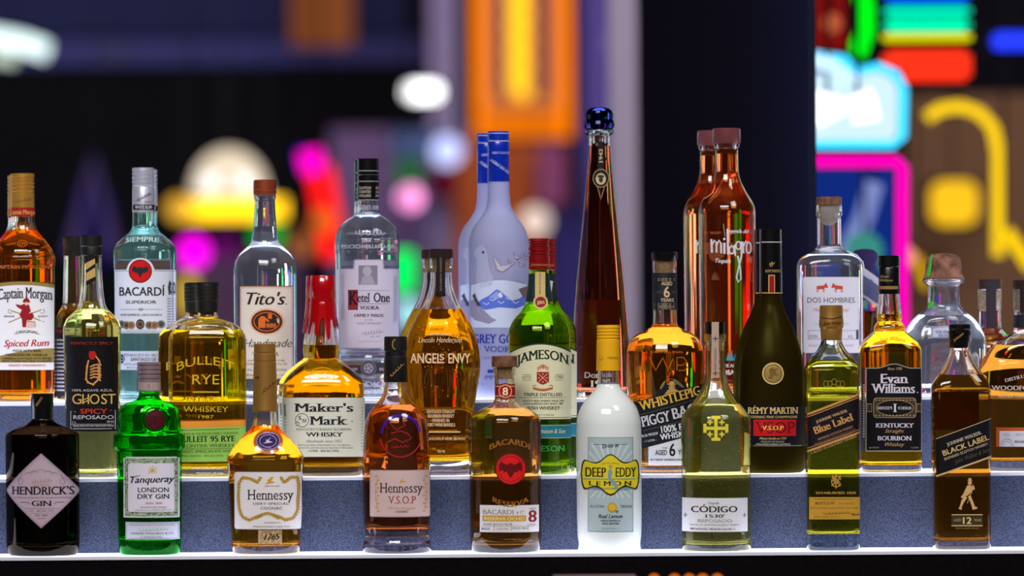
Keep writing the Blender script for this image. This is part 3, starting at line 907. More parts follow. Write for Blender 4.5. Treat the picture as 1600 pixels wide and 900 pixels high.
# green london dry gin
b = Bottle('gin_bottle', 'emerald green bottle with a round red seal, between the black gin and gold-capped cognac', 234, 1, 0.0525,
    [(569, 15), (612, 15.5), (620, 16.5), (626, 22), (630, 36), (637, 44), (650, 48), (672, 50), (677, 51), (678.5, 55), (681, 56), (698, 56), (701, 54.5), (703, 51.5), (712, 51), (780, 50), (850, 48.5), (860, 47), (866, 45)],
    ((569, 1, 2), (640, 0.94, 2.3), (866, 0.94, 2.3)), 628, G_green, tint('green_gin', (0.85, 0.97, 0.85)), base=22, wall=3)
b.turn('cap', [(565.5, 17), (567, 18.5)] + [(y + k, 18.5 - (1.3 if k in (1, 2) else 0)) for y in (570, 577, 584, 591) for k in (0, 1, 2, 3)] + [(611.5, 18.6)], C_pewter)
d = Decal(b, 'cap_band', surf=b.cyl(18.7)); d.rect((172, 150, 146), 216.6, 597, 251.4, 610); d.text((120, 92, 90), 'T', 234, 607, 6, 5, 'serif'); d.build()
d = Decal(b, 'seal_ring', base=0.0006); d.ring(tint('green_relief', (0.10, 0.95, 0.05), 0.05, 1.5), 245.5, 655, 26, 8, 27, 0); d.build()
zc = b.loc(245.5, 655); rx = 15.5 / b.s
bm = bmesh.new()
rim = []
for k in range(33):
    a = 2 * math.pi * k / 32; u, z = zc[0] + 21 / b.s * math.cos(a), zc[1] + 21 / b.s * math.sin(a)
    x, y = b.surf(u, z, 0.0012); rim.append((x, y, z))
tube_bm(bm, rim, 2.6 / b.s, 8, cap=False); finish(bm, 'seal_rim', b.root, [tint('green_relief_bright', (0.12, 0.98, 0.06), 0.0, 1.5)])
d = Decal(b, 'seal', base=0.0016); d.disc((72, 0, 8), 245.5, 655, 15.5); d.ring((50, 0, 6), 245.5, 655, 14, 1.2, lv=1); d.text((50, 0, 6), 'T', 245.5, 660, 10, 9, 'serifb', 1); d.build()
d = Decal(b, 'label')
GR = (150, 168, 140)
def tq(x):
    return 712.5 + (1.8 if abs(x - 238.7) > 39 else 0)
d.sheet((222, 216, 228), 195.5, 281.8, tq, 807, 0)
for x0, y0, x1, y1 in ((197.5, 714.5, 280, 723), (197.5, 797, 280, 805), (197.5, 723, 203.5, 797), (273.5, 723, 280, 797)): d.rect(GR, x0, y0, x1, y1, 1)
r = random.Random(2)
for k in range(170):
    if k % 2: x, y = r.uniform(199, 278), r.choice([r.uniform(715, 722), r.uniform(798, 804)])
    else: x, y = r.choice([r.uniform(198, 203), r.uniform(274, 279)]), r.uniform(716, 803)
    d.disc([(70, 86, 60), (206, 206, 186), (100, 116, 84)][k % 3], x, y, 1.5, 1.0, 2, 7)
d.rrect((226, 218, 230), 203, 722.5, 274.5, 798, 3, 3)
d.poly((222, 200, 170), [(234, 738), (236, 726), (239, 729), (242, 725), (245, 729), (248, 727), (249, 738)], 4); d.disc((190, 160, 130), 241.5, 733.5, 3, 2.5, 5, 10)
d.text((24, 38, 44), 'Tanqueray', 241, 752.5, 10.5, 69, 'scriptb', 4, rot=1.5)
d.line((40, 50, 60), [(207, 745), (222, 741.5)], 1.0, 4)
d.text((34, 48, 52), 'LONDON', 242.5, 767.3, 7, 48, 'bold', 4); d.text((34, 48, 52), 'DRY GIN', 242.5, 777.5, 7, 49, 'bold', 4)
d.text((190, 60, 50), 'ESTD 1830', 243.5, 786, 2.9, 25, 'serifb', 4)
d.text((70, 80, 84), 'SIGNATURE SERIES', 243, 792.2, 2.5, 40, 'sans', 4); d.text((90, 96, 100), 'DISTILLED IN GREAT BRITAIN', 243, 796, 1.8, 56, 'sans', 4)
d.rect((206, 206, 224), 198.8, 814, 281.8, 841, 0); d.frame((120, 132, 126), 200, 815.3, 280.6, 839.8, 0.7, 1)
d.text((90, 100, 104), 'PRODUCED & BOTTLED IN THE UNITED KINGDOM', 240, 819.5, 2, 70, 'sans', 1)
d.scribble((140, 190, 160), 220, 827, 264, 824, 5, 0.8, 8, 1, 5)
d.text((44, 54, 62), 'CHARLES TANQUERAY & CO', 240, 833, 2.9, 66, 'sans', 1); d.text((60, 70, 80), '1L  47.3% ALC./VOL.', 240, 838.5, 2.6, 34, 'sans', 1)
d.build()

# gold-capped cognac
b = Bottle('cognac_bottle', 'amber cognac bottle with a tall gold cap and gold-wreathed white label', 415.5, 1, 0.046,
    [(545, 15.5), (642, 17.5), (655, 18.2), (663, 20), (672, 26), (684, 38), (698, 50), (710, 58), (716, 60.3), (722, 60.5), (738, 59), (780, 57), (840, 54), (852, 53.5), (866, 51)],
    ((545, 1, 2), (660, 0.95, 2), (712, 0.72, 2.3), (866, 0.74, 2.3)), 666, G_amber, L_cognac2, base=13, wall=2.6)
b.turn('cap', [(537, 15.2), (538.5, 16.8), (550, 17), (551, 16.4), (552.5, 16.4), (553.5, 17.2), (563.5, 17.4), (564.2, 16.7), (565.4, 16.7), (566.2, 17.5), (600, 18.4), (640, 19.4), (641.5, 19.6), (642.8, 19.2)], C_gold2)
d = Decal(b, 'cap_print', surf=b.cyl(18.6)); d.scribble((60, 40, 20), 412, 612, 430, 596, 5, 0.8, 4, 1, 2); d.line((60, 40, 20), [(411, 616), (415, 604)], 0.9); d.scribble((60, 40, 20), 399, 590, 405, 588, 4, 0.8, 2, 1, 3); d.build()
d = Decal(b, 'seal', base=0.001)
d.disc(pmat('amber_glass_boss', (206, 96, 8), 0.15, coat=1.0), 420.5, 689, 23, 19.5, 0); d.disc((44, 24, 84), 420.5, 688, 19.2, 14.8, 1)
d.ring((190, 170, 206), 420.5, 688, 18.2, 0.9, 13.8, 2); d.ring((190, 170, 206), 420.5, 688, 13.5, 0.8, 9.8, 2)
d.poly((206, 190, 216), [(413, 692), (428, 690), (421, 687.5), (425, 682), (419, 687), (417, 685), (418, 689)], 2); d.text((190, 170, 206), 'HENNESSY', 420.5, 678.6, 2.4, 20, 'sans', 2, arc=2.0); d.text((190, 170, 206), '1765', 420.5, 699.5, 2.6, 9, 'sans', 2)
d.build()
d = Decal(b, 'label')
d.rrect((226, 216, 220), 367.6, 736.2, 472, 825.5, 4, 0); d.rrect((236, 228, 228), 369, 737.6, 470.6, 824, 4, 1)
def wreath(path, n, col=GOLDM, sz=2.6, col2=(150, 112, 40)):
    d.line(col2, path, 0.9, 2); segs = [math.dist(path[i], path[i + 1]) for i in range(len(path) - 1)]; L = sum(segs)
    for k in range(n):
        t = (k + 0.5) / n * L; i = 0
        while t > segs[i]: t -= segs[i]; i += 1
        f = t / segs[i]; x = path[i][0] + (path[i + 1][0] - path[i][0]) * f; y = path[i][1] + (path[i + 1][1] - path[i][1]) * f
        a = k * 2.4
        for q in (0, 2.1, 4.2): d.disc(col, x + 1.7 * math.cos(a + q), y + 1.7 * math.sin(a + q), sz * 0.62, sz * 0.55, 3, 7)
wreath([(410, 744), (404, 752), (392, 746), (380, 745), (375, 754), (374, 772), (375, 792), (380, 806), (392, 811), (402, 806), (412, 803)], 34)
wreath([(440, 744), (446, 752), (456, 744), (466, 745), (468, 756), (467, 776), (466, 796), (460, 808), (448, 811), (438, 806), (428, 803)], 34)
wreath([(402, 808), (412, 802), (420, 800), (430, 803), (438, 809)], 10)
d.poly((222, 158, 40), [(416, 755), (432, 752), (425, 750), (430, 744), (424, 744), (423, 747), (419, 748), (421, 751)], 3)
d.text((120, 90, 80), 'James Hennessy', 427, 758.8, 2.6, 24, 'script', 3)
d.text((30, 24, 30), 'Hennessy', 424.5, 779.2, 15.5, 72, 'serif', 3)
d.text((110, 84, 80), 'VERY SPECIAL', 425, 787.2, 3.6, 56, 'sans', 3); d.text((70, 60, 64), 'COGNAC', 426, 794.6, 4.3, 34, 'serif', 3)
d.text((60, 50, 54), 'JAS HENNESSY & Co', 427, 816, 2, 26, 'serif', 3); d.text((80, 60, 60), 'Produced and bottled in Cognac, France', 426, 822.2, 2.6, 58, 'script', 3)
d.build()
d = Decal(b, 'year_plate'); d.rect(speckle('brushed_gold_plate', (150, 118, 78), (206, 176, 130), 300, 0.4), 405.5, 826.8, 442.3, 848.5, 0); d.text((20, 14, 14), '1765', 427, 841.5, 9, 25, 'scriptb', 1, rot=2); d.build()

# cognac with the tan label
b = Bottle('cognac_bottle', 'dark red cognac bottle with a black cap, flared clear foot and pinkish tan label', 620, 1, 0.0525,
    [(532, 16), (596, 17), (606, 17.8), (618, 22), (633, 33), (646, 43), (660, 48.5), (683, 51), (710, 52.5), (740, 53.5), (790, 52.5), (822, 51.5), (832, 50), (838, 49.6), (843, 51), (851, 53.6), (866, 53)],
    ((532, 1, 2), (866, 0.96, 2)), 633, G_red, L_cognac, base=38, wall=2.8)
b.turn('cap', [(525.6, 16.5), (527, 17.8), (540, 18), (548, 17.7), (549, 16.6), (556, 16.4), (557.5, 17.6), (596, 18.8), (597, 18.4)], C_black2)
d = Decal(b, 'cap_print', surf=b.cyl(18.9)); d.ring(GOLDM, 619, 538, 6, 1.2, 8.5, 1, 100, 260); d.scribble(GOLD, 610, 588, 630, 568, 5, 0.8, 5, 1, 2); d.build()
d = Decal(b, 'embossed_seal', base=0.001)
M_em = pmat('embossed_red_glass', (176, 40, 56), 0.1, coat=1.0); M_em2 = pmat('embossed_violet_glass', (70, 26, 150), 0.1, coat=1.0)
d.ring(M_em, 627, 679, 33, 2.0, 34.5, 0, 15, 170); d.ring(M_em2, 627, 679, 32, 4.2, 33.5, 0, 185, 350)
d.line(M_em, [(606, 690), (618, 684), (630, 690), (644, 684), (638, 676), (626, 672), (612, 676)], 1.4, 1); d.line(M_em, [(612, 662), (620, 670), (634, 664), (630, 656)], 1.4, 1); d.scribble(M_em, 612, 697, 640, 695, 4, 1.0, 4, 1, 2)
d.build()
d = Decal(b, 'label')
d.rrect((196, 164, 164), 578.6, 733, 672.2, 806, 2, 0); d.rrect((214, 184, 180), 580, 734.4, 671, 804.6, 2, 1)
d.text((26, 22, 34), 'Hennessy', 628, 768, 15, 67, 'serif', 2); d.text((150, 28, 44), 'V.S.O.P', 629, 785, 11.5, 43, 'serif', 2)
d.poly((216, 162, 60), [(624, 753), (637, 751), (630, 748.5), (634, 743), (627, 749)], 2)
for sx, cx_ in ((-1, 591), (1, 664)):
    d.line((200, 150, 90), [(cx_ + sx * -2, 744), (cx_ - sx * 3 * -1, 756), (cx_ + sx * 3, 776), (cx_, 794)], 0.9, 2)
    for y in range(743, 798, 6): d.disc((206, 154, 84), cx_ + sx * (2 if (y // 6) % 2 else -1), y, 2.3, 1.7, 2, 8)
d.text((200, 150, 90), 'Privilege', 628, 794, 4, 44, 'script', 2); d.text((54, 40, 48), 'COGNAC', 629, 799, 3.2, 20, 'serifb', 2)
d.build()

# aged rum with cork cap
b = Bottle('rum_bottle', 'amber rum bottle with a wooden stopper and a bright red bat medallion', 790, 1, 0.0525,
    [(574, 17.6), (583, 17.6), (585, 16.6), (590, 16), (624, 16.2), (630, 20), (637, 32), (643, 44), (650, 52.5), (657, 55.8), (664, 56.5), (840, 56), (850, 54.5), (866, 52)],
    ((574, 1, 2), (866, 0.93, 2)), 640, G_amber, L_dark, base=12, wall=3)
b.turn('wooden_cap', [(556, 18.4), (557.5, 20), (571, 20.2), (573.5, 19.4)], C_wood)
stopper(b, 573, 592, 12.5)
d = Decal(b, 'neck_label'); d.sheet((150, 16, 26), 773.5, 805.5, lambda x: 598 + 2.2 * abs(math.sin((x - 789) / 7)), lambda x: 624 - 2.2 * abs(math.sin((x - 789) / 7)), 0)
d.rect((214, 180, 110), 774, 602.6, 805, 604.2, 1); d.rect((214, 180, 110), 774, 617.6, 805, 619.2, 1); d.ring((230, 200, 130), 789.5, 611, 10.5, 1.2, lv=2)
d.disc((176, 22, 30), 789.5, 611, 9.4, lv=1); d.text((240, 226, 190), '8', 789.5, 617, 11.5, 8.5, 'bold', 3); d.build()
d = Decal(b, 'medallion', base=0.0008)
d.disc((226, 30, 28), 798, 731, 24, 24.5, 0); d.ring((126, 14, 20), 798, 731, 24, 1.4, 24.5, 1); d.ring((150, 18, 20), 798, 731, 19.5, 0.8, 20, 1)
def bat(cx, cy, k, col, lv):
    w_ = [(0, -7), (2, -9), (3, -6), (6, -6), (13, -10), (16, -4), (15, 3), (11, 1), (9, 5), (6, 3), (3, 8), (0, 13)]
    pts = [(cx + x * k, cy + y * k) for x, y in w_] + [(cx - x * k, cy + y * k) for x, y in w_[::-1][1:-1]]
    d.poly(col, pts, lv)
bat(798, 731, 1.12, (104, 12, 18), 2); d.build()
M_ea = pmat('embossed_amber_glass', (168, 104, 44), 0.12, coat=1.0)
d = Decal(b, 'embossed_lettering', base=0.0006)
d.text(M_ea, 'BACARDI', 797, 702, 8.5, 64, 'serifb', 0, arc=9); d.text(M_ea, 'RESERVA', 798, 781, 8, 58, 'serifb', 0, arc=-9); d.build()
d = Decal(b, 'label')
d.rect((226, 222, 222), 750, 787.5, 842, 829.5, 0); d.rect((206, 150, 60), 754, 803.5, 822, 812.5, 1)
d.text((140, 110, 96), 'BACARDI', 779, 801.5, 7, 48, 'serif', 1); d.text((140, 110, 96), 'y Cª', 813, 801, 5, 13, 'serif', 1)
d.text((240, 220, 160), 'RESERVA OCHO', 788, 811, 5, 62, 'bold', 2); d.text((80, 66, 66), 'RARE GOLD RUM', 778, 818.8, 3.3, 44, 'sans', 1)
d.text((150, 20, 34), '8', 832, 814, 18, 13, 'serifb', 1); d.text((120, 50, 50), 'AÑOS', 832, 794.5, 2.4, 10, 'sans', 1); d.text((120, 50, 50), 'YEARS', 832, 819, 2.4, 10, 'sans', 1)
d.text((30, 30, 34), '40% ALC./VOL.', 759, 826, 3.4, 14, 'bold', 1); d.text((170, 40, 40), 'AGED 8 YEARS', 785, 825.5, 2.6, 18, 'sans', 1); d.text((90, 80, 80), 'SINCE 1862', 812, 824.5, 2.4, 24, 'sans', 1)
for x in (772, 799, 825): d.line((170, 120, 110), [(x, 815), (x, 828)], 0.7, 1)
d.line((170, 120, 110), [(752, 820.3), (840, 820.3)], 0.5, 1)
d.build()

# milky lemon vodka
b = Bottle('vodka_bottle', 'milky white lemon vodka bottle with a yellow cap', 952, 1, 0.0525,
    [(514, 15.5), (580, 16.4), (600, 17.4), (608, 21), (616, 28), (626, 37), (636, 43.5), (648, 48), (662, 50.5), (690, 51.3), (780, 51), (835, 50), (850, 48.5), (858, 49.5), (866, 48)],
    ((514, 1, 2), (866, 0.97, 2)), 598, G_clear, pmat('cloudy_lemon_spirit', (232, 242, 238), 0.5), base=8, wall=2.0, cavity=True)
# cloudy drink fills the glass: the outer skin reads as the drink itself
M_milk = bpy.data.materials.new('cloudy_drink_in_glass'); M_milk.use_nodes = True
nt = M_milk.node_tree; nt.nodes.clear()
o_ = nt.nodes.new('ShaderNodeOutputMaterial'); df = nt.nodes.new('ShaderNodeBsdfDiffuse'); tr = nt.nodes.new('ShaderNodeBsdfTranslucent'); gl = nt.nodes.new('ShaderNodeBsdfGlossy')
mx = nt.nodes.new('ShaderNodeMixShader'); m2 = nt.nodes.new('ShaderNodeMixShader'); fr = nt.nodes.new('ShaderNodeFresnel')
df.inputs[0].default_value = lin((250, 255, 252)); tr.inputs[0].default_value = lin((246, 255, 252)); gl.inputs['Roughness'].default_value = 0.05
mx.inputs[0].default_value = 0.18
for a_, b_ in ((df.outputs[0], mx.inputs[1]), (tr.outputs[0], mx.inputs[2]), (mx.outputs[0], m2.inputs[1]), (gl.outputs[0], m2.inputs[2]), (fr.outputs[0], m2.inputs[0]), (m2.outputs[0], o_.inputs[0])): nt.links.new(a_, b_)
b.glass.data.materials.append(M_milk)
zf = b.z(600)
for p in b.glass.data.polygons:
    if sum(b.glass.data.vertices[i].co.z for i in p.vertices) / len(p.vertices) < zf: p.material_index = 1
b.turn('cap', [(508, 16.6), (509.5, 17.8)] + [(y + k, 17.9 - (1.1 if k in (1, 2) else 0)) for y in (513, 518, 523, 528) for k in (0, 1, 2, 3)] + [(534, 18.1), (579, 18.8)], C_yellow)
d = Decal(b, 'cap_print', surf=b.cyl(18.9)); d.text((150, 90, 20), 'TEXAS', 957, 560, 3, 18, 'sans'); d.disc((230, 160, 40), 938, 558, 4, 4, 0); d.build()
d = Decal(b, 'label')
d.rect((176, 192, 194), 918, 682, 988.6, 829, 0); d.frame((120, 140, 150), 918, 682, 988.6, 829, 0.8, 1)
for k in range(30):
    a = 2 * math.pi * k / 30
    r1 = min(34 / max(abs(math.cos(a)), 1e-3), (50 if math.sin(a) < 0 else 34) / max(abs(math.sin(a)), 1e-3))
    d.poly((206, 218, 214), [(953 + 14 * math.cos(a), 742 + 14 * math.sin(a)), (953 + r1 * math.cos(a - 0.035), 742 + r1 * math.sin(a - 0.035)), (953 + r1 * math.cos(a + 0.035), 742 + r1 * math.sin(a + 0.035))], 1)
d.line((70, 100, 120), [(926, 693), (982, 693)], 0.6, 2)
d.text((40, 60, 80), 'Drive in', 953, 698, 6, 26, 'scriptb', 2, rot=5)
d.text((40, 60, 80), 'AUSTIN', 932, 791.5, 4, 22, 'sans', 2); d.text((40, 60, 80), 'TEXAS', 977, 791.5, 4, 19, 'sans', 2)
d.disc((206, 156, 30), 955.5, 791, 7.5, 7.5, 2); d.disc((232, 196, 80), 955.5, 791, 5, 5, 3)
for k in range(6): d.line((206, 156, 30), [(955.5, 791), (955.5 + 5 * math.cos(k * 1.047), 791 + 5 * math.sin(k * 1.047))], 0.6, 4)
d.poly((90, 140, 60), [(960, 796), (966, 795), (963, 801)], 3)
d.text((30, 50, 70), 'Real Lemon', 953, 807.5, 6, 38, 'scriptb', 2); d.text((30, 50, 70), 'HANDCRAFTED IN', 953, 813, 2.8, 30, 'bold', 2); d.text((30, 50, 70), 'SMALL BATCHES', 953, 817.4, 2.8, 26, 'bold', 2); d.text((90, 110, 120), '35% ALC/VOL  1L', 953, 825, 2, 26, 'sans', 2)
d.build()
d = Decal(b, 'badge', base=0.0012)
def bdg(x, g, s):
    t = (x - 953) / (46 - g); a = abs(t)
    h = 21 + 8.5 * math.exp(-(t * 3.2) ** 2) + 2.5 * math.cos(a * math.pi * 2.1) - g
    if a > 0.86: h *= math.sqrt(max(1 - ((a - 0.86) / 0.14) ** 2, 0))
    return 740 - s * h
d.sheet((40, 32, 20), 907, 999, lambda x: bdg(x, 0, 1), lambda x: bdg(x, 0, -1), 0, nx=44)
d.sheet((226, 206, 40), 909, 997, lambda x: bdg(x, 2, 1), lambda x: bdg(x, 2, -1), 1, nx=44)
d.text((26, 22, 18), 'DEEP', 930, 743.5, 14.5, 32, 'serifb', 2); d.text((26, 22, 18), 'EDDY', 977.5, 743.5, 14.5, 33, 'serifb', 2)
d.line((60, 140, 150), [(911, 747), (996, 747)], 1.2, 2); d.text((26, 22, 18), 'L E M O N', 952.5, 757, 6.8, 68, 'serifb', 2)
d.text((60, 130, 140), 'LEMON FLAVORED VODKA', 952, 763, 2.8, 66, 'bold', 2); d.text((120, 120, 60), 'HAND MADE', 953, 725, 2.4, 28, 'sans', 2, arc=2)
d.poly((130, 160, 170), [(949, 734), (953, 730), (956, 735), (954, 744), (961, 751), (966, 762), (961, 761), (953, 752), (949, 744)], 3); d.disc((200, 150, 60), 953, 727, 3, 3, 3, 10)
d.build()

# pale gold tequila with gold cross
b = Bottle('tequila_bottle', 'pale gold tequila bottle with a yellow cross on its shoulder', 1119.5, 1, 0.0525,
    [(522, 18), (539, 18), (541, 15.5), (580, 16), (595, 18.5), (608, 23), (622, 31), (634, 40), (643, 48), (652, 53.5), (658, 54.5), (740, 54.3), (850, 54), (866, 53)],
    ((522, 1, 2), (866, 0.93, 2)), 633, G_pale, L_gold, base=10, wall=3)
b.turn('cap', [(502.6, 15.5), (504, 16.6), (520, 17), (521.5, 16.5)], C_black)
stopper(b, 522, 548, 12.5)
d = Decal(b, 'neck_strip', surf=b.cyl(18.6)); d.rect((188, 158, 140), 1111.2, 503, 1122.6, 590, 0); d.text((80, 60, 60), 'REPOSADO', 1117, 560, 3.6, 34, 'sans', 1, vert=True)
for y in (529, 583):
    d.rect((90, 70, 66), 1116.2, y - 4, 1117.8, y + 4, 1); d.rect((90, 70, 66), 1113, y - 0.8, 1121, y + 0.8, 1)
d.build()
r = random.Random(11); bm = bmesh.new()
for k in range(110):
    q = b.loc(1119 + r.uniform(-46, 46), r.uniform(656, 770)); rr = r.uniform(0.0003, 0.0006)
    bmesh.ops.create_icosphere(bm, subdivisions=1, radius=rr, matrix=Matrix.Translation((q[0], -r.uniform(0.02, 0.036) * math.sqrt(max(1 - (q[0] / 0.044) ** 2, 0.05)), q[1])))
tag(finish(bm, 'bubbles', b.root, [pmat('air_bubble', (236, 232, 170), 0.2)], 80), kind='stuff')
d = Decal(b, 'gold_cross', base=0.0007); YC = (232, 214, 60)
cx_, cy_ = 1116.6, 668
d.rect(YC, cx_ - 2.6, cy_ - 19, cx_ + 2.6, cy_ + 19, 0); d.rect(YC, cx_ - 19, cy_ - 2.6, cx_ + 19, cy_ + 2.6, 1)
for s_ in (-1, 1):
    d.rect(YC, cx_ - 7, cy_ + s_ * 17 - 2.4, cx_ + 7, cy_ + s_ * 17 + 2.4, 1); d.rect(YC, cx_ + s_ * 17 - 2.4, cy_ - 7, cx_ + s_ * 17 + 2.4, cy_ + 7, 1)
    for t_ in (-1, 1):
        x, y = cx_ + s_ * 9.3, cy_ + t_ * 9.3
        d.rect(YC, x - 1.3, y - 4.3, x + 1.3, y + 4.3, 1); d.rect(YC, x - 4.3, y - 1.3, x + 4.3, y + 1.3, 2)
d.build()
d = Decal(b, 'label')
d.rect((228, 224, 228), 1065.5, 776.5, 1167, 829, 0)
d.text((40, 36, 40), 'Tequila', 1113, 786, 4, 17, 'script', 1); d.text((40, 44, 46), 'CÓDIGO', 1114.5, 798.5, 9.5, 72, 'serifb', 1); d.text((50, 54, 56), "1530'", 1115, 806.8, 5, 31, 'serifb', 1)
d.text((140, 130, 120), 'REPOSADO', 1115, 814.3, 5, 54, 'serif', 1); d.text((90, 90, 90), 'HECHO EN AMATITAN, JALISCO, MEXICO', 1115, 819.4, 2.4, 76, 'sans', 1)
d.text((30, 30, 30), '100% AGAVE AZUL / 40% Alc./Vol. / Cont. Net. 1 L', 1112, 826, 3, 70, 'bold', 1)
for x in (1070, 1162): d.rect((110, 110, 110), x - 0.7, 800, x + 0.7, 807, 1); d.rect((110, 110, 110), x - 3, 803, x + 3, 804, 1)
d.build()

# square scotch, gold cap, blue glass
b = Bottle('scotch_bottle', 'slim square scotch bottle with a gold cap and blue-tinted glass', 1301, 1, 0.044,
    [(482, 15), (531, 15.8), (536, 17), (545, 21.5), (556, 30), (566, 37.5), (573, 41), (580, 41.8), (700, 41.5), (850, 41.5), (860, 41), (866, 40)],
    ((482, 1, 2), (536, 1, 2.2), (570, 0.9, 5.5), (866, 0.9, 5.5)), 563, G_blue, L_olive, base=26, wall=4.2)
b.turn('cap', [(476.8, 16.5), (478.5, 18), (497, 18.4), (500, 19), (505, 19.2), (511, 18.8), (513.5, 17), (515, 17.2), (530, 16.2), (531.4, 15.8)], C_gold2)
d = Decal(b, 'cap_print', surf=b.cyl(19.4)); d.text((60, 40, 20), 'John Walker', 1300, 507, 5, 30, 'script', 1, rot=3); d.line((70, 45, 25), [(1281, 496), (1299, 498), (1316, 494)], 0.9); d.build()
d = Decal(b, 'label')
def dg(x, yl, yr, xl=1259.5, xr=1342.5): return yl + (yr - yl) * (x - xl) / (xr - xl)
d.sheet((24, 16, 22), 1259.5, 1342.5, lambda x: dg(x, 645, 613), lambda x: dg(x, 706, 676), 0)
for o1, o2, t in ((645, 613, 3.6), (650.5, 618.5, 1.2), (702.5, 672.5, 3.6), (699, 669, 1.0)):
    d.sheet((206, 148, 76), 1259.5, 1342.5, lambda x: dg(x, o1, o2), lambda x: dg(x, o1 + t, o2 + t), 1)
R_ = 20.5
d.text((206, 160, 120), 'JOHNNIE WALKER', 1298, 651.5, 4.3, 52, 'serifb', 1, rot=R_); d.text((214, 156, 92), 'Blue Label', 1302, 666.5, 11.5, 64, 'serifb', 1, rot=R_)
d.text((200, 150, 110), 'BLENDED SCOTCH WHISKY', 1304, 677, 3.2, 58, 'serif', 1, rot=R_); d.text((150, 110, 90), 'DISTILLED, BLENDED AND BOTTLED IN SCOTLAND', 1303, 682.3, 2.2, 68, 'serif', 1, rot=R_)
d.text((150, 110, 90), 'JOHN WALKER & SONS, KILMARNOCK', 1303, 687, 2.2, 56, 'serif', 1, rot=R_); d.text((200, 150, 110), 'A BLEND OF OUR RAREST WHISKIES', 1301, 695.5, 3.2, 76, 'serif', 1, rot=R_)
d.build()
d = Decal(b, 'emblem'); EG = (206, 150, 66)
for p in ([(1298, 741), (1304, 757), (1311, 741)], [(1297, 758), (1311, 744)], [(1300, 744), (1311, 758)], [(1304, 740), (1304, 762)], [(1298, 750), (1310, 752)]): d.line(EG, p, 1.7, 0)
d.ring(EG, 1304.5, 751, 8, 1.3, 9, 1, 20, 340); d.text(EG, 'ESTABLISHED 1820', 1304, 770.5, 3.4, 62, 'bold', 0); d.build()
d = Decal(b, 'lower_label'); d.rect((196, 146, 46), 1262.5, 775.5, 1343, 810, 0); d.line((120, 80, 30), [(1263, 778.5), (1342, 778.5)], 0.8, 1)
d.text((90, 60, 30), 'BOTTLE Nº', 1287, 787, 4, 30, 'bold', 1); d.text((150, 100, 50), 'JW4 40583', 1320, 787, 3.6, 26, 'sans', 1)
d.text((120, 80, 30), 'JOHN WALKER & SONS LIMITED, SCOTLAND', 1301, 793.5, 2.4, 74, 'sans', 1); d.scribble((90, 60, 30), 1284, 801, 1326, 799, 4, 0.8, 9, 1, 4); d.text((90, 60, 30), '40% alc', 1334, 804, 3.4, 13, 'bold', 1); d.text((120, 80, 30), 'John Walker & Sons', 1290, 807, 2.2, 40, 'sans', 1)
d.build()
d = Decal(b, 'embossed_crest', base=0.0006); M_eo = pmat('embossed_olive_glass', (160, 134, 30), 0.12, coat=1.0)
for k in range(5): d.ring(M_eo, 1288 + k * 6.5, 599 - (3 if k == 2 else 0), 4, 1, 5, 0)
d.text(M_eo, 'JOHNNIE WALKER', 1301, 611, 3.4, 34, 'serif', 0); d.build()

# square scotch, black cap
b = Bottle('scotch_bottle', 'square scotch bottle, black cap and slanted black label, rightmost on front step', 1502, 1, 0.046,
    [(508, 14.5), (543, 14.8), (552, 17), (562, 21), (575, 28), (588, 37), (600, 43.5), (610, 45.5), (700, 45.3), (800, 45), (850, 44.5), (860, 44), (866, 43)],
    ((508, 1, 2), (545, 1, 2.2), (600, 0.88, 5.5), (866, 0.88, 5.5)), 586, G_amber, L_scotch, base=14, wall=3.4)
b.turn('cap', [(506.5, 16.4), (508, 17.6), (514, 17.8), (515, 17), (516.5, 17), (517.5, 18), (534, 18), (536, 17.4), (542.5, 17.2), (543.4, 16.8)], C_black)
d = Decal(b, 'cap_print', surf=b.cyl(18.1)); d.text(GOLD, 'Johnnie', 1497, 528, 4, 20, 'script', 1, rot=38); d.build()
d = Decal(b, 'back_label_or_reflection', back=True); d.rect((170, 36, 14), 1476, 612, 1530, 672, 0); d.build()
d = Decal(b, 'label')
def dk(x, yl, yr): return yl + (yr - yl) * (x - 1460) / (1547 - 1460)
d.sheet((14, 12, 15), 1460, 1547, lambda x: dk(x, 684, 652), lambda x: dk(x, 744, 713), 0)
d.sheet((190, 170, 130), 1460, 1547, lambda x: dk(x, 684, 652), lambda x: dk(x, 685.2, 653.2), 1)
d.sheet((214, 178, 120), 1460, 1547, lambda x: dk(x, 741.5, 710.5), lambda x: dk(x, 744.2, 713.2), 1)
R_ = 19.8
d.text((196, 180, 160), 'JOHNNIE WALKER.', 1504, 686.5, 5, 57, 'serifb', 1, rot=R_); d.text((220, 182, 116), 'BLACK LABEL', 1507, 698.5, 8.2, 76, 'bold', 1, rot=R_)
d.text((190, 170, 140), 'BLENDED SCOTCH WHISKY', 1507, 706, 3.8, 72, 'bold', 1, rot=R_); d.text((96, 80, 66), 'John Walker & Sons', 1517, 713.5, 6.5, 60, 'script', 1, rot=R_)
d.build()
d = Decal(b, 'striding_figure'); GF = (216, 170, 116)
d.disc(GF, 1512, 753, 3.2, 3.4, 0, 12); d.rect(GF, 1508.5, 748.4, 1515.5, 749.8, 1); d.rect(GF, 1510, 745.6, 1514, 749, 1)
d.poly(GF, [(1508, 757), (1513, 756.5), (1516, 762), (1514, 768), (1508, 773), (1501, 777), (1497.5, 776), (1502, 770), (1505, 763)], 0)
d.poly(GF, [(1515, 757), (1520, 762), (1518, 764.5), (1513, 761)], 1); d.line(GF, [(1519, 762), (1517, 756)], 1.4, 1)
d.poly(GF, [(1504, 774), (1508, 776), (1502, 785), (1499, 792), (1500, 795), (1494.5, 793.5), (1497, 788), (1499, 780)], 1)
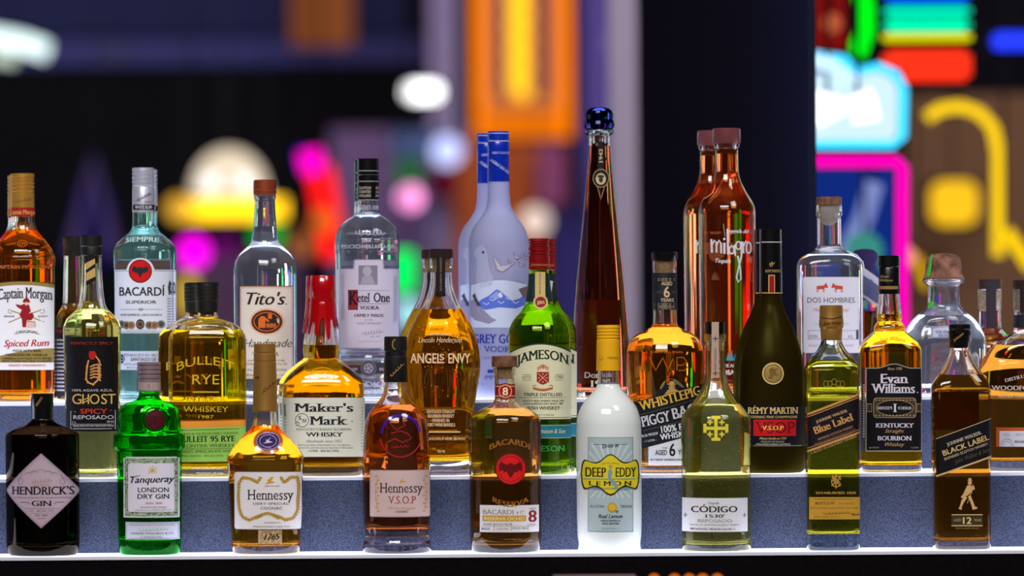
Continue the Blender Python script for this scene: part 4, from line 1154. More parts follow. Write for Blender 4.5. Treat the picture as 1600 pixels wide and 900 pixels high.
d.poly(GF, [(1509, 774), (1513, 772), (1517, 782), (1520, 790), (1524, 791), (1523, 793.5), (1516.5, 795), (1514, 786)], 1)
d.line(GF, [(1517, 762), (1508, 785)], 0.9, 2); d.build()
d = Decal(b, 'age_label'); d.rect((58, 50, 30), 1483.5, 802, 1532, 820.5, 0); d.rect((214, 186, 120), 1483.5, 802, 1532, 803.4, 1); d.rect((214, 186, 120), 1483.5, 819, 1532, 820.5, 1)
d.text((232, 204, 130), '12', 1508, 816.8, 10, 13.5, 'bold', 1); d.text((190, 160, 100), 'AGED', 1492.5, 813, 4, 12, 'sans', 1); d.text((190, 160, 100), 'YEARS', 1524, 813, 4, 12, 'sans', 1)
d.text((170, 130, 80), 'SCOTCH WHISKY 40% ALC', 1508, 825, 2.4, 36, 'sans', 1); d.build()

# ------------------------------------------------------------------ MIDDLE ROW
# agave bottle with black label
b = Bottle('tequila_bottle', 'pale yellow tequila bottle with a black label showing a skeletal hand', 145, 2, 0.147,
    [(398, 16.2), (400, 16), (440, 17), (470, 20), (481, 23), (489, 30), (497, 38.5), (505, 43), (513, 45.3), (560, 44.5), (671, 42.5), (738, 40.5), (745, 39)],
    ((398, 1, 2), (745, 0.95, 2.2)), 485, G_pale, L_ghost, base=8, wall=2.6)
b.turn('cap', [(367.6, 16.6), (369, 17.8), (384, 17.6), (385.5, 16.6), (387, 17), (398.5, 17), (399.5, 16.2)], C_black2)
stopper(b, 399.5, 412, 12, C_black2)
d = Decal(b, 'neck_strip', surf=b.cyl(18)); d.poly((28, 22, 22), [(135, 400), (149, 400), (151, 438), (136, 446)], 0)
d.poly((206, 166, 100), [(135.5, 411), (149.5, 404), (150, 412), (135.8, 422)], 1); d.poly((206, 166, 100), [(135.8, 427), (150, 418), (150.6, 432), (136.2, 439)], 1); d.build()
d = Decal(b, 'label'); BK = (16, 12, 15); BG = (216, 150, 84)
d.sheet(BK, 105, 186, 526, 673, 0)
d.text((168, 44, 30), 'PERFECTLY SPICY', 146.5, 538, 4.2, 66, 'sans', 1)
d.poly((186, 34, 26), [(142, 552), (144, 547.5), (146, 549), (151, 548), (154, 553), (151, 560), (147, 562), (143, 559)], 1)
ch = lambda P, t: [d.line(BG, [P[i], P[i + 1]], t, 1) or d.disc(BG, P[i + 1][0], P[i + 1][1], t * 0.75, t * 0.75, 2, 8) for i in range(len(P) - 1)]
ch([(142, 562), (139.5, 572), (138.5, 582), (138, 592), (141, 597)], 2.6); ch([(153, 556), (158, 563), (160, 570)], 2.2)
for k in range(5): ch([(144, 577 + k * 4.4 - 4), (150, 572 + k * 4.6 - 2), (156, 569 + k * 5), (159.5, 575 + k * 4.6)], 2.2)
ch([(141, 597), (149, 600), (157, 592), (160, 585)], 2.6)
d.text((216, 206, 200), '100% AGAVE AZUL', 147, 611, 3.6, 63, 'sans', 1)
GT = (222, 178, 92)
for s_, x in (('G', 123), ('O', 151), ('S', 165.5), ('T', 176.5)): d.text(GT, s_, x, 630.5, 15.5, {'G': 15, 'O': 15, 'S': 9, 'T': 12}[s_], 'sans', 1)
for x in (133, 141.5): d.rect(GT, x - 1.1, 615, x + 1.1, 630.5, 1)
d.line(GT, [(132, 625), (142.5, 620)], 1.3, 2); d.line(GT, [(132, 629), (142.5, 624)], 1.3, 2)
d.text((206, 50, 34), 'SPICY', 149.5, 645.5, 7.5, 42, 'bold', 1); d.text((214, 210, 214), 'REPOSADO', 148.5, 654, 5.8, 62, 'sans', 1)
WL = (196, 192, 196)
d.line(WL, [(121, 642.5), (113, 642.5), (113, 669), (182, 669), (182, 640.5), (175, 640.5)], 0.9, 1); d.line(WL, [(114, 662), (181, 662)], 0.6, 1)
d.text(WL, 'TEQUILA MADE WITH HEAT FROM GHOST PEPPERS', 148, 665.8, 2.6, 64, 'bold', 1); d.text(WL, '1 L', 119, 660.5, 3, 6, 'bold', 1); d.text(WL, '40% ALC', 175, 659.5, 3, 11, 'bold', 1)
d.build()

# flask rye
b = Bottle('whiskey_bottle', 'golden flask-shaped rye bottle with raised lettering and a lime green label', 325, 2, 0.142,
    [(486, 14), (489, 14.5), (494, 17), (499, 26), (504, 38), (510, 48), (517, 55), (526, 59.5), (535, 60.6), (640, 60.8), (735, 60.3), (745, 58.5)],
    ((486, 1, 2), (498, 0.8, 2), (515, 0.55, 2.8), (745, 0.55, 3)), 516, G_amber, L_rye, base=12, wall=3)
b.turn('cap', [(441, 16.5), (443, 18.5)] + [(y + k, 18.8 - (0.8 if k == 1 else 0)) for y in (448, 454, 460, 466) for k in (0, 1, 2)] + [(470, 18.8), (471, 18), (487, 17.6), (488, 16.6)], C_black2)
stopper(b, 487, 497, 11, C_corkd)
M_ey = pmat('embossed_golden_glass', (232, 190, 40), 0.1, coat=1.0)
d = Decal(b, 'embossed_lettering', base=0.0009)
d.text(M_ey, 'BULLEIT', 323, 580, 13, 90, 'sans', 0, arc=11); d.text(M_ey, 'RYE', 323.5, 600, 15, 42, 'sans', 0); d.rect(M_ey, 303, 611, 344, 613, 0)
d.text(M_ey, 'FRONTIER', 323.5, 627, 8, 62, 'sans', 0); d.text(M_ey, 'WHISKEY', 323.5, 643, 8.5, 70, 'sans', 0); d.text(M_ey, '1987', 324, 653, 5, 24, 'sans', 0)
d.build()
d = Decal(b, 'label')
d.sheet((238, 150, 52), 268, 384, lambda x: 657 - 0.02 * (x - 325), 668, 0)
d.sheet((146, 196, 84), 266, 384.5, lambda x: 667 - 0.035 * (x - 325), lambda x: 720.5 - 0.012 * (x - 325), 1)
DG = (28, 56, 22)
d.text(DG, 'AS AGED IN THE BULLEIT FAMILY TRADITION', 328, 678.5, 3.4, 92, 'serif', 2, rot=1.3); d.text((16, 34, 14), 'BULLEIT 95 RYE', 325, 689.5, 9, 88, 'serifb', 2, rot=0.8)
d.line(DG, [(274, 672), (380, 669)], 0.7, 2); d.text(DG, 'FRONTIER WHISKEY', 326, 698, 4.8, 86, 'serif', 2, rot=0.8); d.text(DG, 'STRAIGHT AMERICAN RYE WHISKEY', 326, 706.5, 4.6, 98, 'serif', 2, rot=0.8)
d.line(DG, [(290, 700.5), (364, 699.5)], 0.6, 2); d.text(DG, 'SMALL BATCH   45% ALC/VOL   1 LITER', 328, 712.5, 2.6, 88, 'serif', 2, rot=0.5); d.build()
d = Decal(b, 'base_print'); d.text((206, 206, 206), 'LAWRENCEBURG, KENTUCKY', 326, 732, 3, 50, 'sans', 0); d.text((206, 206, 206), 'PRODUCT OF USA', 330, 739.5, 2.4, 42, 'sans', 0); d.build()
behind(b, -17, 0.222, 'second rye flask with a black cap, hidden behind the lime-labelled flask')

# dripping red wax
b = Bottle('whiskey_bottle', 'bourbon bottle sealed in dripping red wax, cream label with torn edge', 506, 2, 0.150,
    [(440, 15), (468, 17), (500, 19.5), (520, 22), (537, 24.5), (548, 25.3), (556, 24.5), (560, 23.6), (563, 27), (569, 35), (576, 44), (584, 53), (592, 59.5), (600, 62.8), (607, 63.6), (618, 64.3), (700, 64.2), (735, 63.4), (744, 61)],
    ((440, 1, 2), (560, 1, 2), (590, 0.78, 3.4), (744, 0.72, 4.6)), 539, G_amber, L_bourbon, base=15, wall=3.4)
# wax: cap skin whose lower edge runs into drips
bm = bmesh.new(); SEG = 96; rows = 12; rings = []
drips = [(-1.94, 25), (-1.2, 30), (-0.62, 12), (-2.6, 22), (0.3, 16), (1.2, 24), (2.2, 14), (3.0, 20), (-2.25, 6)]
def wax_len(a):
    L = 0
    for c, h in drips:
        dd = (a - c + math.pi) % (2 * math.pi) - math.pi
        L = max(L, h * math.exp(-(dd / 0.16) ** 4))
    return L
topz = b.z(430)
def wr(py):
    return {0: 0}.get(1, 0) or lerp_table([(430, 17.2), (431.5, 19), (464, 20.6), (467, 18.9), (469.5, 18.7), (473, 20.4), (500, 22.6), (530, 27)], py)[0] / b.s
for j in range(rows + 1):
    ring = []
    for k in range(SEG):
        a = 2 * math.pi * k / SEG - math.pi
        end = 499 + wax_len(a) + 1.5 * math.sin(a * 9)
        if j <= 6: py = [430, 431.5, 447, 464, 467, 469.5, 473][j]
        else: py = 473 + (end - 473) * (j - 6) / (rows - 6)
        rr = wr(py) + (0.0005 if py > 503 else 0)
        ring.append((rr * math.cos(a), rr * math.sin(a), b.z(py)))
    rings.append(ring)
inner = [[(x * 0.93, y * 0.93, z + (0.0012 if i < 2 else 0)) for x, y, z in r_] for i, r_ in enumerate(rings)]
vs = rings_bm(bm, rings[::-1] + [inner[-1]], close_ends=False)
bm.faces.new([bm.verts.new(p) for p in []]) if False else None
bm.faces.new(vs[-2])
vi = rings_bm(bm, inner[1:][::-1], close_ends=False) if False else None
finish(bm, 'wax_cap', b.root, [C_wax], 60)
d = Decal(b, 'embossed_seal', base=0.0008); M_mk = pmat('embossed_bourbon_glass', (226, 150, 16), 0.12, coat=1.0)
d.ring(M_mk, 505, 586, 20, 1.4, 13, 0, 160, 380); d.scribble(M_mk, 492, 584, 520, 580, 5, 0.9, 6, 0, 3); d.scribble(M_mk, 494, 590, 516, 588, 4, 0.9, 5, 0, 5); d.build()
d = Decal(b, 'label', base=0.0005)
sc = lambda y: (lambda x: y + 0.9 * abs(math.sin(x * 0.62)))
d.sheet((222, 222, 204), 442, 570.5, sc(620), lambda x: 713 - 0.9 * abs(math.sin(x * 0.62 + 1)), 0, nx=120)
NB = (40, 38, 48)
d.text(NB, "Maker's", 507.5, 642.3, 12.8, 92, 'serifb', 1); d.text(NB, 'Mark', 515, 662.6, 13.2, 59, 'serifb', 1); d.disc(NB, 551.5, 657.5, 1, 1, 1, 8)
d.ring(NB, 473.8, 655.5, 10.8, 0.9, 10.8, 1); d.text(NB, 'S', 470.5, 655, 6, 5, 'serifb', 1); d.text(NB, 'IV', 478, 659.3, 5.6, 7.5, 'serifb', 1)
st = [(466.5 + (4.2 if k % 2 == 0 else 1.8) * math.sin(k * math.pi / 5), 661 - (4.2 if k % 2 == 0 else 1.8) * math.cos(k * math.pi / 5)) for k in range(10)]
d.poly((222, 222, 204), st, 2); d.line(NB, st + [st[0]], 0.8, 3)
d.text(NB, 'KENTUCKY STRAIGHT BOURBON', 507.5, 671.5, 3.5, 85, 'serif', 1); d.text(NB, 'WHISKY', 508.5, 680.8, 6.4, 59, 'serifb', 1)
d.text((90, 84, 84), 'Handmade since 1953', 508, 690.3, 4.6, 55, 'script', 1)
d.text(NB, "Made by the Maker's Mark Distillery, Inc., Star Hill Farm", 508, 695.3, 2.4, 81, 'serif', 1); d.text(NB, 'Loretto, KY, under the personal supervision of Bill Samuels', 510, 699.5, 2.4, 86, 'serif', 1)
d.text(NB, '1 LITER - 45% ALC./VOL.', 508, 704.8, 3.2, 49, 'serifb', 1)
for y in range(636, 705, 5): d.rect((150, 150, 150), 565.5, y, 568.5, y + 1.2, 1); d.rect((150, 150, 150), 445, y + 12, 449, y + 13.4, 1) if y < 690 else None
d.poly((120, 124, 120), [(444.5, 632), (447.5, 630), (448.5, 648), (446, 652)], 1)
d.build()
behind(b, -7, 0.2355, 'second bourbon bottle in red wax, directly behind the torn-edge label one')

# winged bourbon, paddle shape
b = Bottle('whiskey_bottle', 'wide-shouldered bourbon bottle with etched wings and tapering clear base', 691, 2, 0.138,
    [(404, 18.6), (421, 18.4), (424, 17.2), (432, 17), (446, 18.6), (458, 21.5), (470, 26), (484, 33.5), (504, 44.5), (535, 56), (560, 60), (572, 60.5), (590, 58.6), (612, 55), (640, 50), (667, 47.2), (690, 47), (715, 48), (738, 49.3), (746, 48.5)],
    ((404, 1, 2), (450, 0.95, 2), (500, 0.62, 2.3), (600, 0.58, 2.4), (746, 0.66, 2.8)), 483.5, G_amber, L_bourbon, base=22, wall=4)
b.turn('cap', [(389, 17.4), (390.5, 19), (402.5, 19), (403.8, 18.2)], pmat('dark_walnut_cap', (52, 32, 32), 0.4))
stopper(b, 403.5, 425, 14)
d = Decal(b, 'neck_strip', surf=b.cyl(19.3)); d.rect((34, 24, 26), 682.3, 389.6, 696, 463.5, 0); d.text((150, 130, 110), 'BOURBON WHISKEY', 689, 428, 3, 52, 'sans', 1, vert=True); d.build()
d = Decal(b, 'print', base=0.0006); PK = (240, 204, 160)
d.text(PK, 'FROM THE CELLARS OF', 687.5, 524, 3.4, 35, 'bold', 0); d.text(PK, 'Lincoln Henderson', 688, 535, 8.5, 68, 'script', 0)
d.text(PK, 'ANGEL', 666, 567, 15, 52 - 3, 'bold', 0); d.text(PK, 'S', 691, 562.5, 9.5, 7.5, 'bold', 0); d.rect(PK, 687.3, 565, 694.7, 567, 0); d.text(PK, 'ENVY', 718, 567, 15, 34, 'bold', 0)
for r_, (t, w_) in enumerate([('KENTUCKY STRAIGHT', 44), ('BOURBON WHISKEY', 41), ('FINISHED IN', 26), ('PORT WINE BARRELS', 44)]):
    d.text(PK, t, 689.5, 645 + r_ * 6.9, 5.2, w_, 'bold', 0)
d.rect(PK, 670.5, 673.3, 719.5, 675.2, 0); d.text(PK, '43.3% ALCOHOL BY VOLUME  (86.6 PROOF)', 697, 686.8, 4, 60, 'bold', 0); d.text(PK, '750 ML', 690, 706.5, 4.2, 12.5, 'bold', 0); d.build()
d = Decal(b, 'etched_wings', base=0.0005); M_w = pmat('etched_line', (120, 74, 18), 0.4)
for sx in (-1, 1):
    for k in range(11):
        x0 = 690 + sx * (8 + k * 4.4); pts = [(x0 - sx * k * 0.8 + sx * 2.2 * math.sin(t * 0.32 + k), 574 + k * 0.6 + t * 5) for t in range(0, 10)]
        d.line(M_w, pts, 0.45, 0)
    for k in range(3): d.line(M_w, [(690 + sx * (18 + k * 12) + sx * 8 * math.sin(t * 0.35), 574 + t * 4) for t in range(8)], 0.7, 0)
r = random.Random(7)
for k in range(26): d.disc((222, 150, 30), 690 + r.uniform(-40, 40), r.uniform(500, 625), 0.9, 0.9, 1, 6)
d.build()
behind(b, -12, 0.214, 'second wide-shouldered bourbon bottle, mostly hidden behind the etched-wing one')

# green irish
b = Bottle('whiskey_bottle', 'green glass irish whiskey bottle with a red screw cap and cream arched label', 844, 2, 0.147,
    [(376, 15), (425, 15.6), (440, 16.4), (460, 19), (472, 21.5), (484, 27), (494, 36), (503, 42.5), (514, 47.3), (522, 48.6), (640, 48.6), (735, 48), (745, 46)],
    ((376, 1, 2), (745, 0.96, 2)), 476, G_lime, L_irish, base=14, wall=2.6)
b.turn('cap', [(372.5, 15.2), (373.5, 16.6)] + [(y + k, 17 - (1.1 if k in (1, 2) else 0)) for y in (377, 381, 385, 392, 397) for k in (0, 1, 2, 3)] + [(401, 17), (421, 17.1), (422, 16.4)], C_red)
d = Decal(b, 'cap_print', surf=b.cyl(17.3)); d.text((200, 150, 60), 'Jameson', 843, 415.5, 4.5, 30, 'script', 0); d.build()
b.wrap('neck_label', 427.5, 471, pmat('dark_teal_paper', (22, 48, 50), 0.5))
d = Decal(b, 'neck_print', base=0.0009); d.rect((206, 180, 116), 836, 425, 852, 466, 0); d.text((80, 60, 30), 'TRIPLE DISTILLED', 843.6, 444, 2.8, 34, 'sans', 1, vert=True)
d.disc((206, 176, 110), 844.6, 472, 11.6, 11.4, 2); d.disc((136, 28, 30), 844.6, 472, 8.4, 8.4, 3); d.text((214, 190, 130), 'JJ&S', 844.8, 474.5, 4.6, 12, 'bold', 4)
d.text((206, 206, 206), 'J', 868, 0, 1, 1, 'bold', 0) if False else None
d.build()
d = Decal(b, 'label', base=0.0006)
arch = lambda x, g=0: 552 + g - 14 * (1 - ((x - 845) / 49) ** 2)
d.sheet((34, 62, 40), 796.5, 892.3, lambda x: arch(x, -2.4), 655.5, 0)
d.sheet((222, 218, 180), 796.5, 892.3, lambda x: arch(x), 653.8, 1)
d.sheet((34, 62, 40), 796.5, 892.3, lambda x: 651, lambda x: 651.8, 2)
JT = (26, 52, 38)
d.text(JT, 'JAMESON', 848, 570, 14.5, 82, 'serifb', 2, arc=9.5)
JR = (158, 36, 32); d.poly(JR, [(838.5, 580.5), (857.5, 580.5), (857.5, 596.5), (848, 600.5), (838.5, 596.5)], 2)
for q in ([(840, 582.5), (856, 597)], [(856, 582.5), (840, 597)]): d.line((222, 200, 160), q, 0.8, 3)
for p in ((848, 584), (848, 596), (842, 590), (854, 590)): d.disc((214, 150, 130), p[0], p[1], 1.3, 1.3, 3, 8)
for k in range(5): d.disc((206, 150, 110), 841 + k * 3.5, 575 - (2.5 if k in (1, 2, 3) else 0), 2.2, 3.4, 2, 9)
d.disc((190, 120, 80), 848, 572, 2.5, 3.5, 3, 9)
d.sheet((190, 104, 54), 832.5, 863.5, lambda x: 604.6 - 3.4 * math.cos((x - 848) / 7.5) * -0.6, lambda x: 608.6 - 3.4 * math.cos((x - 848) / 7.5) * -0.6, 2)
d.line((170, 90, 50), [(832, 603), (835, 601), (838, 602)], 1.2, 2); d.line((170, 90, 50), [(864, 603), (861, 601), (858, 602)], 1.2, 2)
d.text(JT, 'ESTD', 823, 591.5, 4.4, 13.5, 'sans', 2); d.text(JT, '1780', 873.5, 591, 4.4, 12.5, 'sans', 2)
for x0, x1 in ((816, 830), (867, 880)): d.line(JT, [(x0, 585), (x1, 585)], 0.6, 2); d.line(JT, [(x0, 593.5), (x1, 593.5)], 0.6, 2)
d.text(JT, 'TRIPLE DISTILLED', 848, 618.3, 5, 60, 'bold', 2); d.line(JT, [(810, 620.7), (884, 620.5)], 0.6, 2)
d.text(JT, 'SMOOTH IRISH WHISKEY MADE THE', 848.5, 627, 2.9, 64, 'bold', 2); d.text(JT, 'JOHN JAMESON WAY SINCE 1780', 848.5, 631.5, 2.9, 61, 'bold', 2)
d.text(JT, 'IRISH WHISKEY', 849, 639.3, 5.4, 52, 'bold', 2); d.line(JT, [(812, 637), (820, 637)], 0.7, 2); d.line(JT, [(877, 637), (885, 637)], 0.7, 2)
d.text(JT, 'PRODUCT OF IRELAND', 849, 648.5, 2.2, 33, 'sans', 2); d.build()
d = Decal(b, 'lower_label', base=0.0006); d.sheet((34, 112, 126), 796.8, 892, 663, 683.6, 0); d.sheet((160, 180, 170), 796.8, 892, 663, 664, 1); d.sheet((160, 180, 170), 796.8, 892, 682.6, 683.6, 1)
d.text((222, 214, 160), 'John Jameson & Son', 853, 676, 7, 60, 'script', 1); d.build()
d = Decal(b, 'embossed_lettering', base=0.0006); d.text(pmat('embossed_green_glass', (60, 150, 60), 0.12, coat=1.0), 'JAMESON', 850, 704, 8.5, 64, 'bold', 0); d.build()
c2 = behind(b, 9.5, 0.2345, 'second green irish whiskey bottle with a red cap, behind the cream-labelled one')
d = Decal(b, 'neck_letter', base=0.0016); d.text((222, 226, 226), 'J', 844, 462, 24, 15, 'bold', 0, rot=-8); o = d.build(); o.parent = c2
for ch in list(c2.children):
    if ch.name.startswith('neck_print'): bpy.data.objects.remove(ch)

# pig rye
b = Bottle('whiskey_bottle', 'round-shouldered rye bottle with a slanted black and white label, age collar on its neck', 1040, 2, 0.1585,
    [(408, 19), (424, 19.3), (427, 18.6), (484, 18.9), (506, 19.6), (511, 22.5), (516, 31), (521, 42), (528, 51), (538, 57.5), (552, 61.5), (575, 62), (600, 61), (650, 59), (700, 57.5), (732, 56), (745, 53)],
    ((408, 1, 2), (505, 1, 2), (745, 0.86, 2.1)), 507, G_amber, L_rum, base=12, wall=3)
b.turn('cap', [(393.6, 18), (395, 20.3), (405.5, 20.5), (407.5, 19.4)], C_black)
stopper(b, 407.5, 427, 14)
b.wrap('neck_label', 426.5, 484, pmat('navy_black_paper', (26, 28, 38), 0.5))
d = Decal(b, 'neck_print', base=0.0009); TN = (216, 186, 140)
d.text(TN, 'AGED', 1041.5, 445.8, 5.6, 17, 'bold', 0); d.text(TN, '6', 1041.3, 464.5, 16.5, 9.5, 'bold', 0); d.text(TN, 'YEARS', 1042, 471.5, 5.2, 21, 'bold', 0)
for y in (435.5, 438, 474.6, 477, 482): d.line(TN, [(1022, y), (1059.5, y)], 0.6, 0)
d.text((120, 104, 84), '100% RYE', 1029, 458, 3, 8, 'sans', 0); d.text((120, 104, 84), 'PROOF', 1053, 458, 3, 8, 'sans', 0); d.text(TN, 'PURE RYE WHISKEY', 1041, 480.6, 2.4, 26, 'sans', 0); d.build()
d = Decal(b, 'embossed_lettering', base=0.0008); M_eb = pmat('embossed_orange_glass', (196, 96, 24), 0.1, coat=1.0)
for pts in ([(1013, 557), (1023, 578), (1034, 558), (1042, 577), (1050, 560)], [(1056, 578), (1056, 558), (1066, 558), (1071, 564), (1066, 570), (1056, 570)], [(1058, 578), (1068, 578), (1073, 572)]): d.line(M_eb, pts, 1.6, 0)
d.text(M_eb, 'DISTILLING', 1040, 551, 3, 50, 'bold', 0); d.build()
d = Decal(b, 'label', base=0.0006); WP = (24, 24, 28)
tp = lambda x: 627.5 - (x - 990) * 0.268
top_ = lambda x: tp(x) - (14 * math.sqrt(max(1 - ((x - 1047.5) / 24) ** 2, 0)) if abs(x - 1047.5) < 24 else 0) - (3 if 1023 < x < 1072 else 0)
d.sheet((214, 214, 218), 1012, 1097, lambda x: tp(x) + 60, 725.5, 0)
d.sheet(WP, 983, 1100.5, top_, lambda x: tp(x) + 75.5, 1, nx=60)
ROT = 15
d.ring((150, 120, 60), 1047.5, 611, 18.5, 0.8, 20, 2, 195, 335); d.text((180, 160, 120), 'DISTILLERY', 1058, 600, 2.8, 20, 'bold', 2, rot=-36); d.text((180, 160, 120), 'FARM', 1035, 602, 2.8, 12, 'bold', 2, rot=58)
d.disc((200, 156, 70), 1048, 597.5, 4, 3, 2, 12); d.rect((200, 156, 70), 1041, 598.5, 1055, 600, 2); d.disc((190, 150, 80), 1048, 604, 5, 5, 2, 12); d.disc(WP, 1046, 603, 0.9, 0.9, 3, 6); d.disc(WP, 1050, 603, 0.9, 0.9, 3, 6)
d.poly((190, 150, 80), [(1036, 616), (1042, 608), (1054, 607), (1061, 611), (1050, 612)], 2)
d.text((226, 178, 66), 'WHISTLEPIG', 1047, 628.5, 14.5, 99, 'serifb', 2, rot=ROT)
d.line((110, 100, 90), [(1000, 647), (1098, 620)], 0.6, 2); d.line((110, 100, 90), [(1004, 672), (1090, 650)], 0.6, 2)
d.text((206, 204, 210), 'PIGGY', 1025, 661, 16, 46, 'serifb', 2, rot=13); d.text((206, 204, 210), 'BACK', 1077, 648, 17, 54, 'serifb', 2, rot=13)
d.text((226, 226, 228), '100% RYE', 1056, 671.5, 10, 48, 'bold', 2, rot=9); d.text((226, 226, 228), 'WHISKEY', 1055, 682.5, 9, 49, 'bold', 2, rot=9)
d.text((200, 200, 204), '96.56 PROOF', 1014, 680, 4, 27, 'bold', 2, rot=11); d.text((200, 200, 204), '- 1 LITER -', 1015, 688.5, 2.8, 20, 'bold', 2, rot=9)
d.text((34, 34, 40), 'AGED', 1031.5, 709.5, 7.5, 18, 'bold', 2); d.text((34, 34, 40), '6', 1049, 711, 19, 9.5, 'bold', 2); d.text((34, 34, 40), 'YEARS', 1069, 709, 7.5, 22, 'bold', 2)
d.text((60, 60, 66), 'IN NEW AMERICAN OAK', 1046, 718.5, 3, 62, 'bold', 2); d.text((60, 60, 66), 'THE', 1037, 699.5, 2, 8, 'bold', 2)
d.build()

# dark frosted cognac
b = Bottle('cognac_bottle', 'dark frosted olive cognac bottle with a bronze medallion and black and red label', 1206, 2, 0.147,
    [(362, 16), (458, 16.4), (474, 18), (487, 22.5), (500, 29), (512, 34.5), (536, 43), (560, 49), (585, 51.6), (610, 52.2), (680, 52), (733, 50.6), (745, 47)],
    ((362, 1, 2), (745, 0.93, 2)), 496, G_remy, L_cognac, base=8, wall=2.6)
b.turn('capsule', [(357, 15.6), (358.5, 17.1), (377.5, 17.2), (378, 16.6), (379.8, 16.6), (380.2, 17.3), (457, 17.8), (458.6, 17.9)], C_black)
d = Decal(b, 'capsule_print', surf=b.cyl(17.7))
d.rect((196, 196, 200), 1189.5, 377.7, 1224, 379.2, 0); d.rect((206, 170, 90), 1189, 457, 1224, 458.6, 0); d.text((206, 170, 100), 'REMY MARTIN', 1207, 425.5, 4, 24, 'serif', 0)
d.scribble((206, 170, 100), 1202, 415, 1208, 410, 7, 0.8, 2, 0, 2); d.rect((206, 170, 110), 1199.8, 429.5, 1210, 457, 0); d.rect((150, 16, 20), 1201.2, 431, 1208.8, 457, 1); d.build()
d = Decal(b, 'medallion', base=0.001); MD = pmat('bronze_medal', (186, 152, 84), 0.35, 0.5)
d.disc(MD, 1205.5, 583, 16.8, 17, 0); d.ring((226, 196, 130), 1205.5, 583, 16.8, 1.6, 17, 1); d.ring((110, 84, 40), 1205.5, 583, 14, 0.7, 14, 1)
d.poly((120, 88, 40), [(1198, 590), (1201, 583), (1199, 577), (1204, 573), (1208, 576), (1213, 574), (1209, 580), (1213, 587), (1207, 585), (1203, 592)], 1); d.build()
d = Decal(b, 'label', base=0.0006)
d.sheet((12, 11, 18), 1157, 1256, 633, 696, 0); d.sheet((150, 136, 90), 1175, 1251, 694.8, 696, 1)
d.rect((196, 20, 26), 1175.5, 654.5, 1242, 680, 1); d.text((104, 10, 16), 'VSOP', 1209, 676, 18, 62, 'serif', 2)
d.text((222, 190, 120), 'RÉMY MARTIN', 1206, 645.5, 10, 79, 'serifb', 1); d.text((206, 176, 110), 'COGNAC FINE CHAMPAGNE', 1206, 652.3, 3.6, 76, 'bold', 1)
d.text((232, 206, 90), 'V.S.O.P', 1205, 670.5, 6.2, 34, 'serifb', 3); d.text((206, 176, 110), 'Maison fondée en 1724', 1205.5, 685.5, 3.6, 42, 'scriptb', 1)
d.text((190, 180, 170), 'PRODUCT OF FRANCE', 1205, 690.2, 2.6, 36, 'sans', 1); d.text((200, 200, 210), 'APPELLATION COGNAC CONTRÔLÉE', 1206, 694, 2.2, 54, 'bold', 1); d.build()
behind(b, -8.5, 0.234, 'second dark frosted cognac bottle, right behind the medallion one')

# kentucky square bourbon
b = Bottle('whiskey_bottle', 'square-shouldered bourbon bottle with a black cap and big black label', 1391, 2, 0.149,
    [(404, 14), (459, 16), (478, 17.8), (490, 19.4), (498, 20), (502, 18.5), (506, 21.5), (512, 24.2), (517, 24.5), (521, 29), (528, 37), (536, 44), (544, 47.6), (552, 48.6), (700, 48.4), (732, 48), (744, 46)],
    ((404, 1, 2), (515, 1, 2.2), (545, 0.9, 5.5), (744, 0.9, 5.5)), 491, G_amber, L_bourbon, base=11, wall=3)
b.turn('cap', [(399.5, 15.6), (401, 17), (416, 17.2), (416.6, 16.3), (418, 16.2), (418.8, 16.6), (456, 16.9), (459.4, 16.6)], C_black)
d = Decal(b, 'cap_print', surf=b.cyl(17)); d.text((196, 160, 100), 'Evan', 1381, 434, 4, 12, 'script', 0); d.text((196, 160, 100), 'Williams', 1384, 440, 4, 20, 'script', 0); d.rect((150, 116, 70), 1370.5, 447, 1402.5, 452, 0); d.build()
d = Decal(b, 'embossed_lettering', base=0.0008); d.text(pmat('embossed_bourbon_glass', (226, 150, 16), 0.12, coat=1.0), 'Evan Williams', 1392, 535, 6.5, 40, 'scriptb', 0, arc=3); d.text(MATS['embossed_bourbon_glass'], 'BOURBON', 1390, 514.5, 3.5, 30, 'bold', 0); d.build()
d = Decal(b, 'label', base=0.0006); EB = (12, 9, 13); EL = (212, 204, 216)
at_ = lambda x, g=0: 574 + g - (6.5 * math.cos((x - 1394) / 28 * math.pi / 2) ** 2 if abs(x - 1394) < 28 else 0)
d.sheet((156, 146, 130), 1350, 1437.8, lambda x: at_(x), 704.5, 0, nx=50)
d.sheet(EB, 1351.4, 1436.6, lambda x: at_(x, 1.5), 702.5, 1, nx=50)
d.rect((60, 58, 70), 1343.8, 574, 1349, 703, 0)
for y in range(600, 682, 4): d.rect((180, 176, 186), 1346, y, 1348.4, y + 2.4, 1)
d.text((206, 176, 130), 'Since 1783', 1395, 577.5, 4, 23, 'script', 2)
d.text(EL, 'Evan', 1394.5, 598, 14.5, 43, 'serifb', 2); d.text(EL, 'Williams', 1392.5, 613.5, 14.5, 68, 'serifb', 2); d.disc(EL, 1430.5, 612.5, 1, 1, 2, 8)
GO = (150, 124, 88)
d.rrect(GO, 1361.5, 620.5, 1428.5, 652, 5, 2); d.rrect((70, 56, 44), 1363, 622, 1427, 650.5, 4, 3); d.disc(GO, 1395, 636.5, 29.5, 12.8, 4, 36); d.disc(EB, 1395, 636.5, 28, 11.6, 5, 36)
for sx in (1351.6, 1429): d.rect(GO, sx, 629.5, sx + 8, 643, 2); d.rect((60, 46, 36), sx + 1, 631, sx + 7, 641.5, 3)
for k in range(12):
    for yy in (624.5, 648): d.disc((190, 160, 112), 1366 + k * 5.3, yy, 1.3, 0.9, 5, 7)
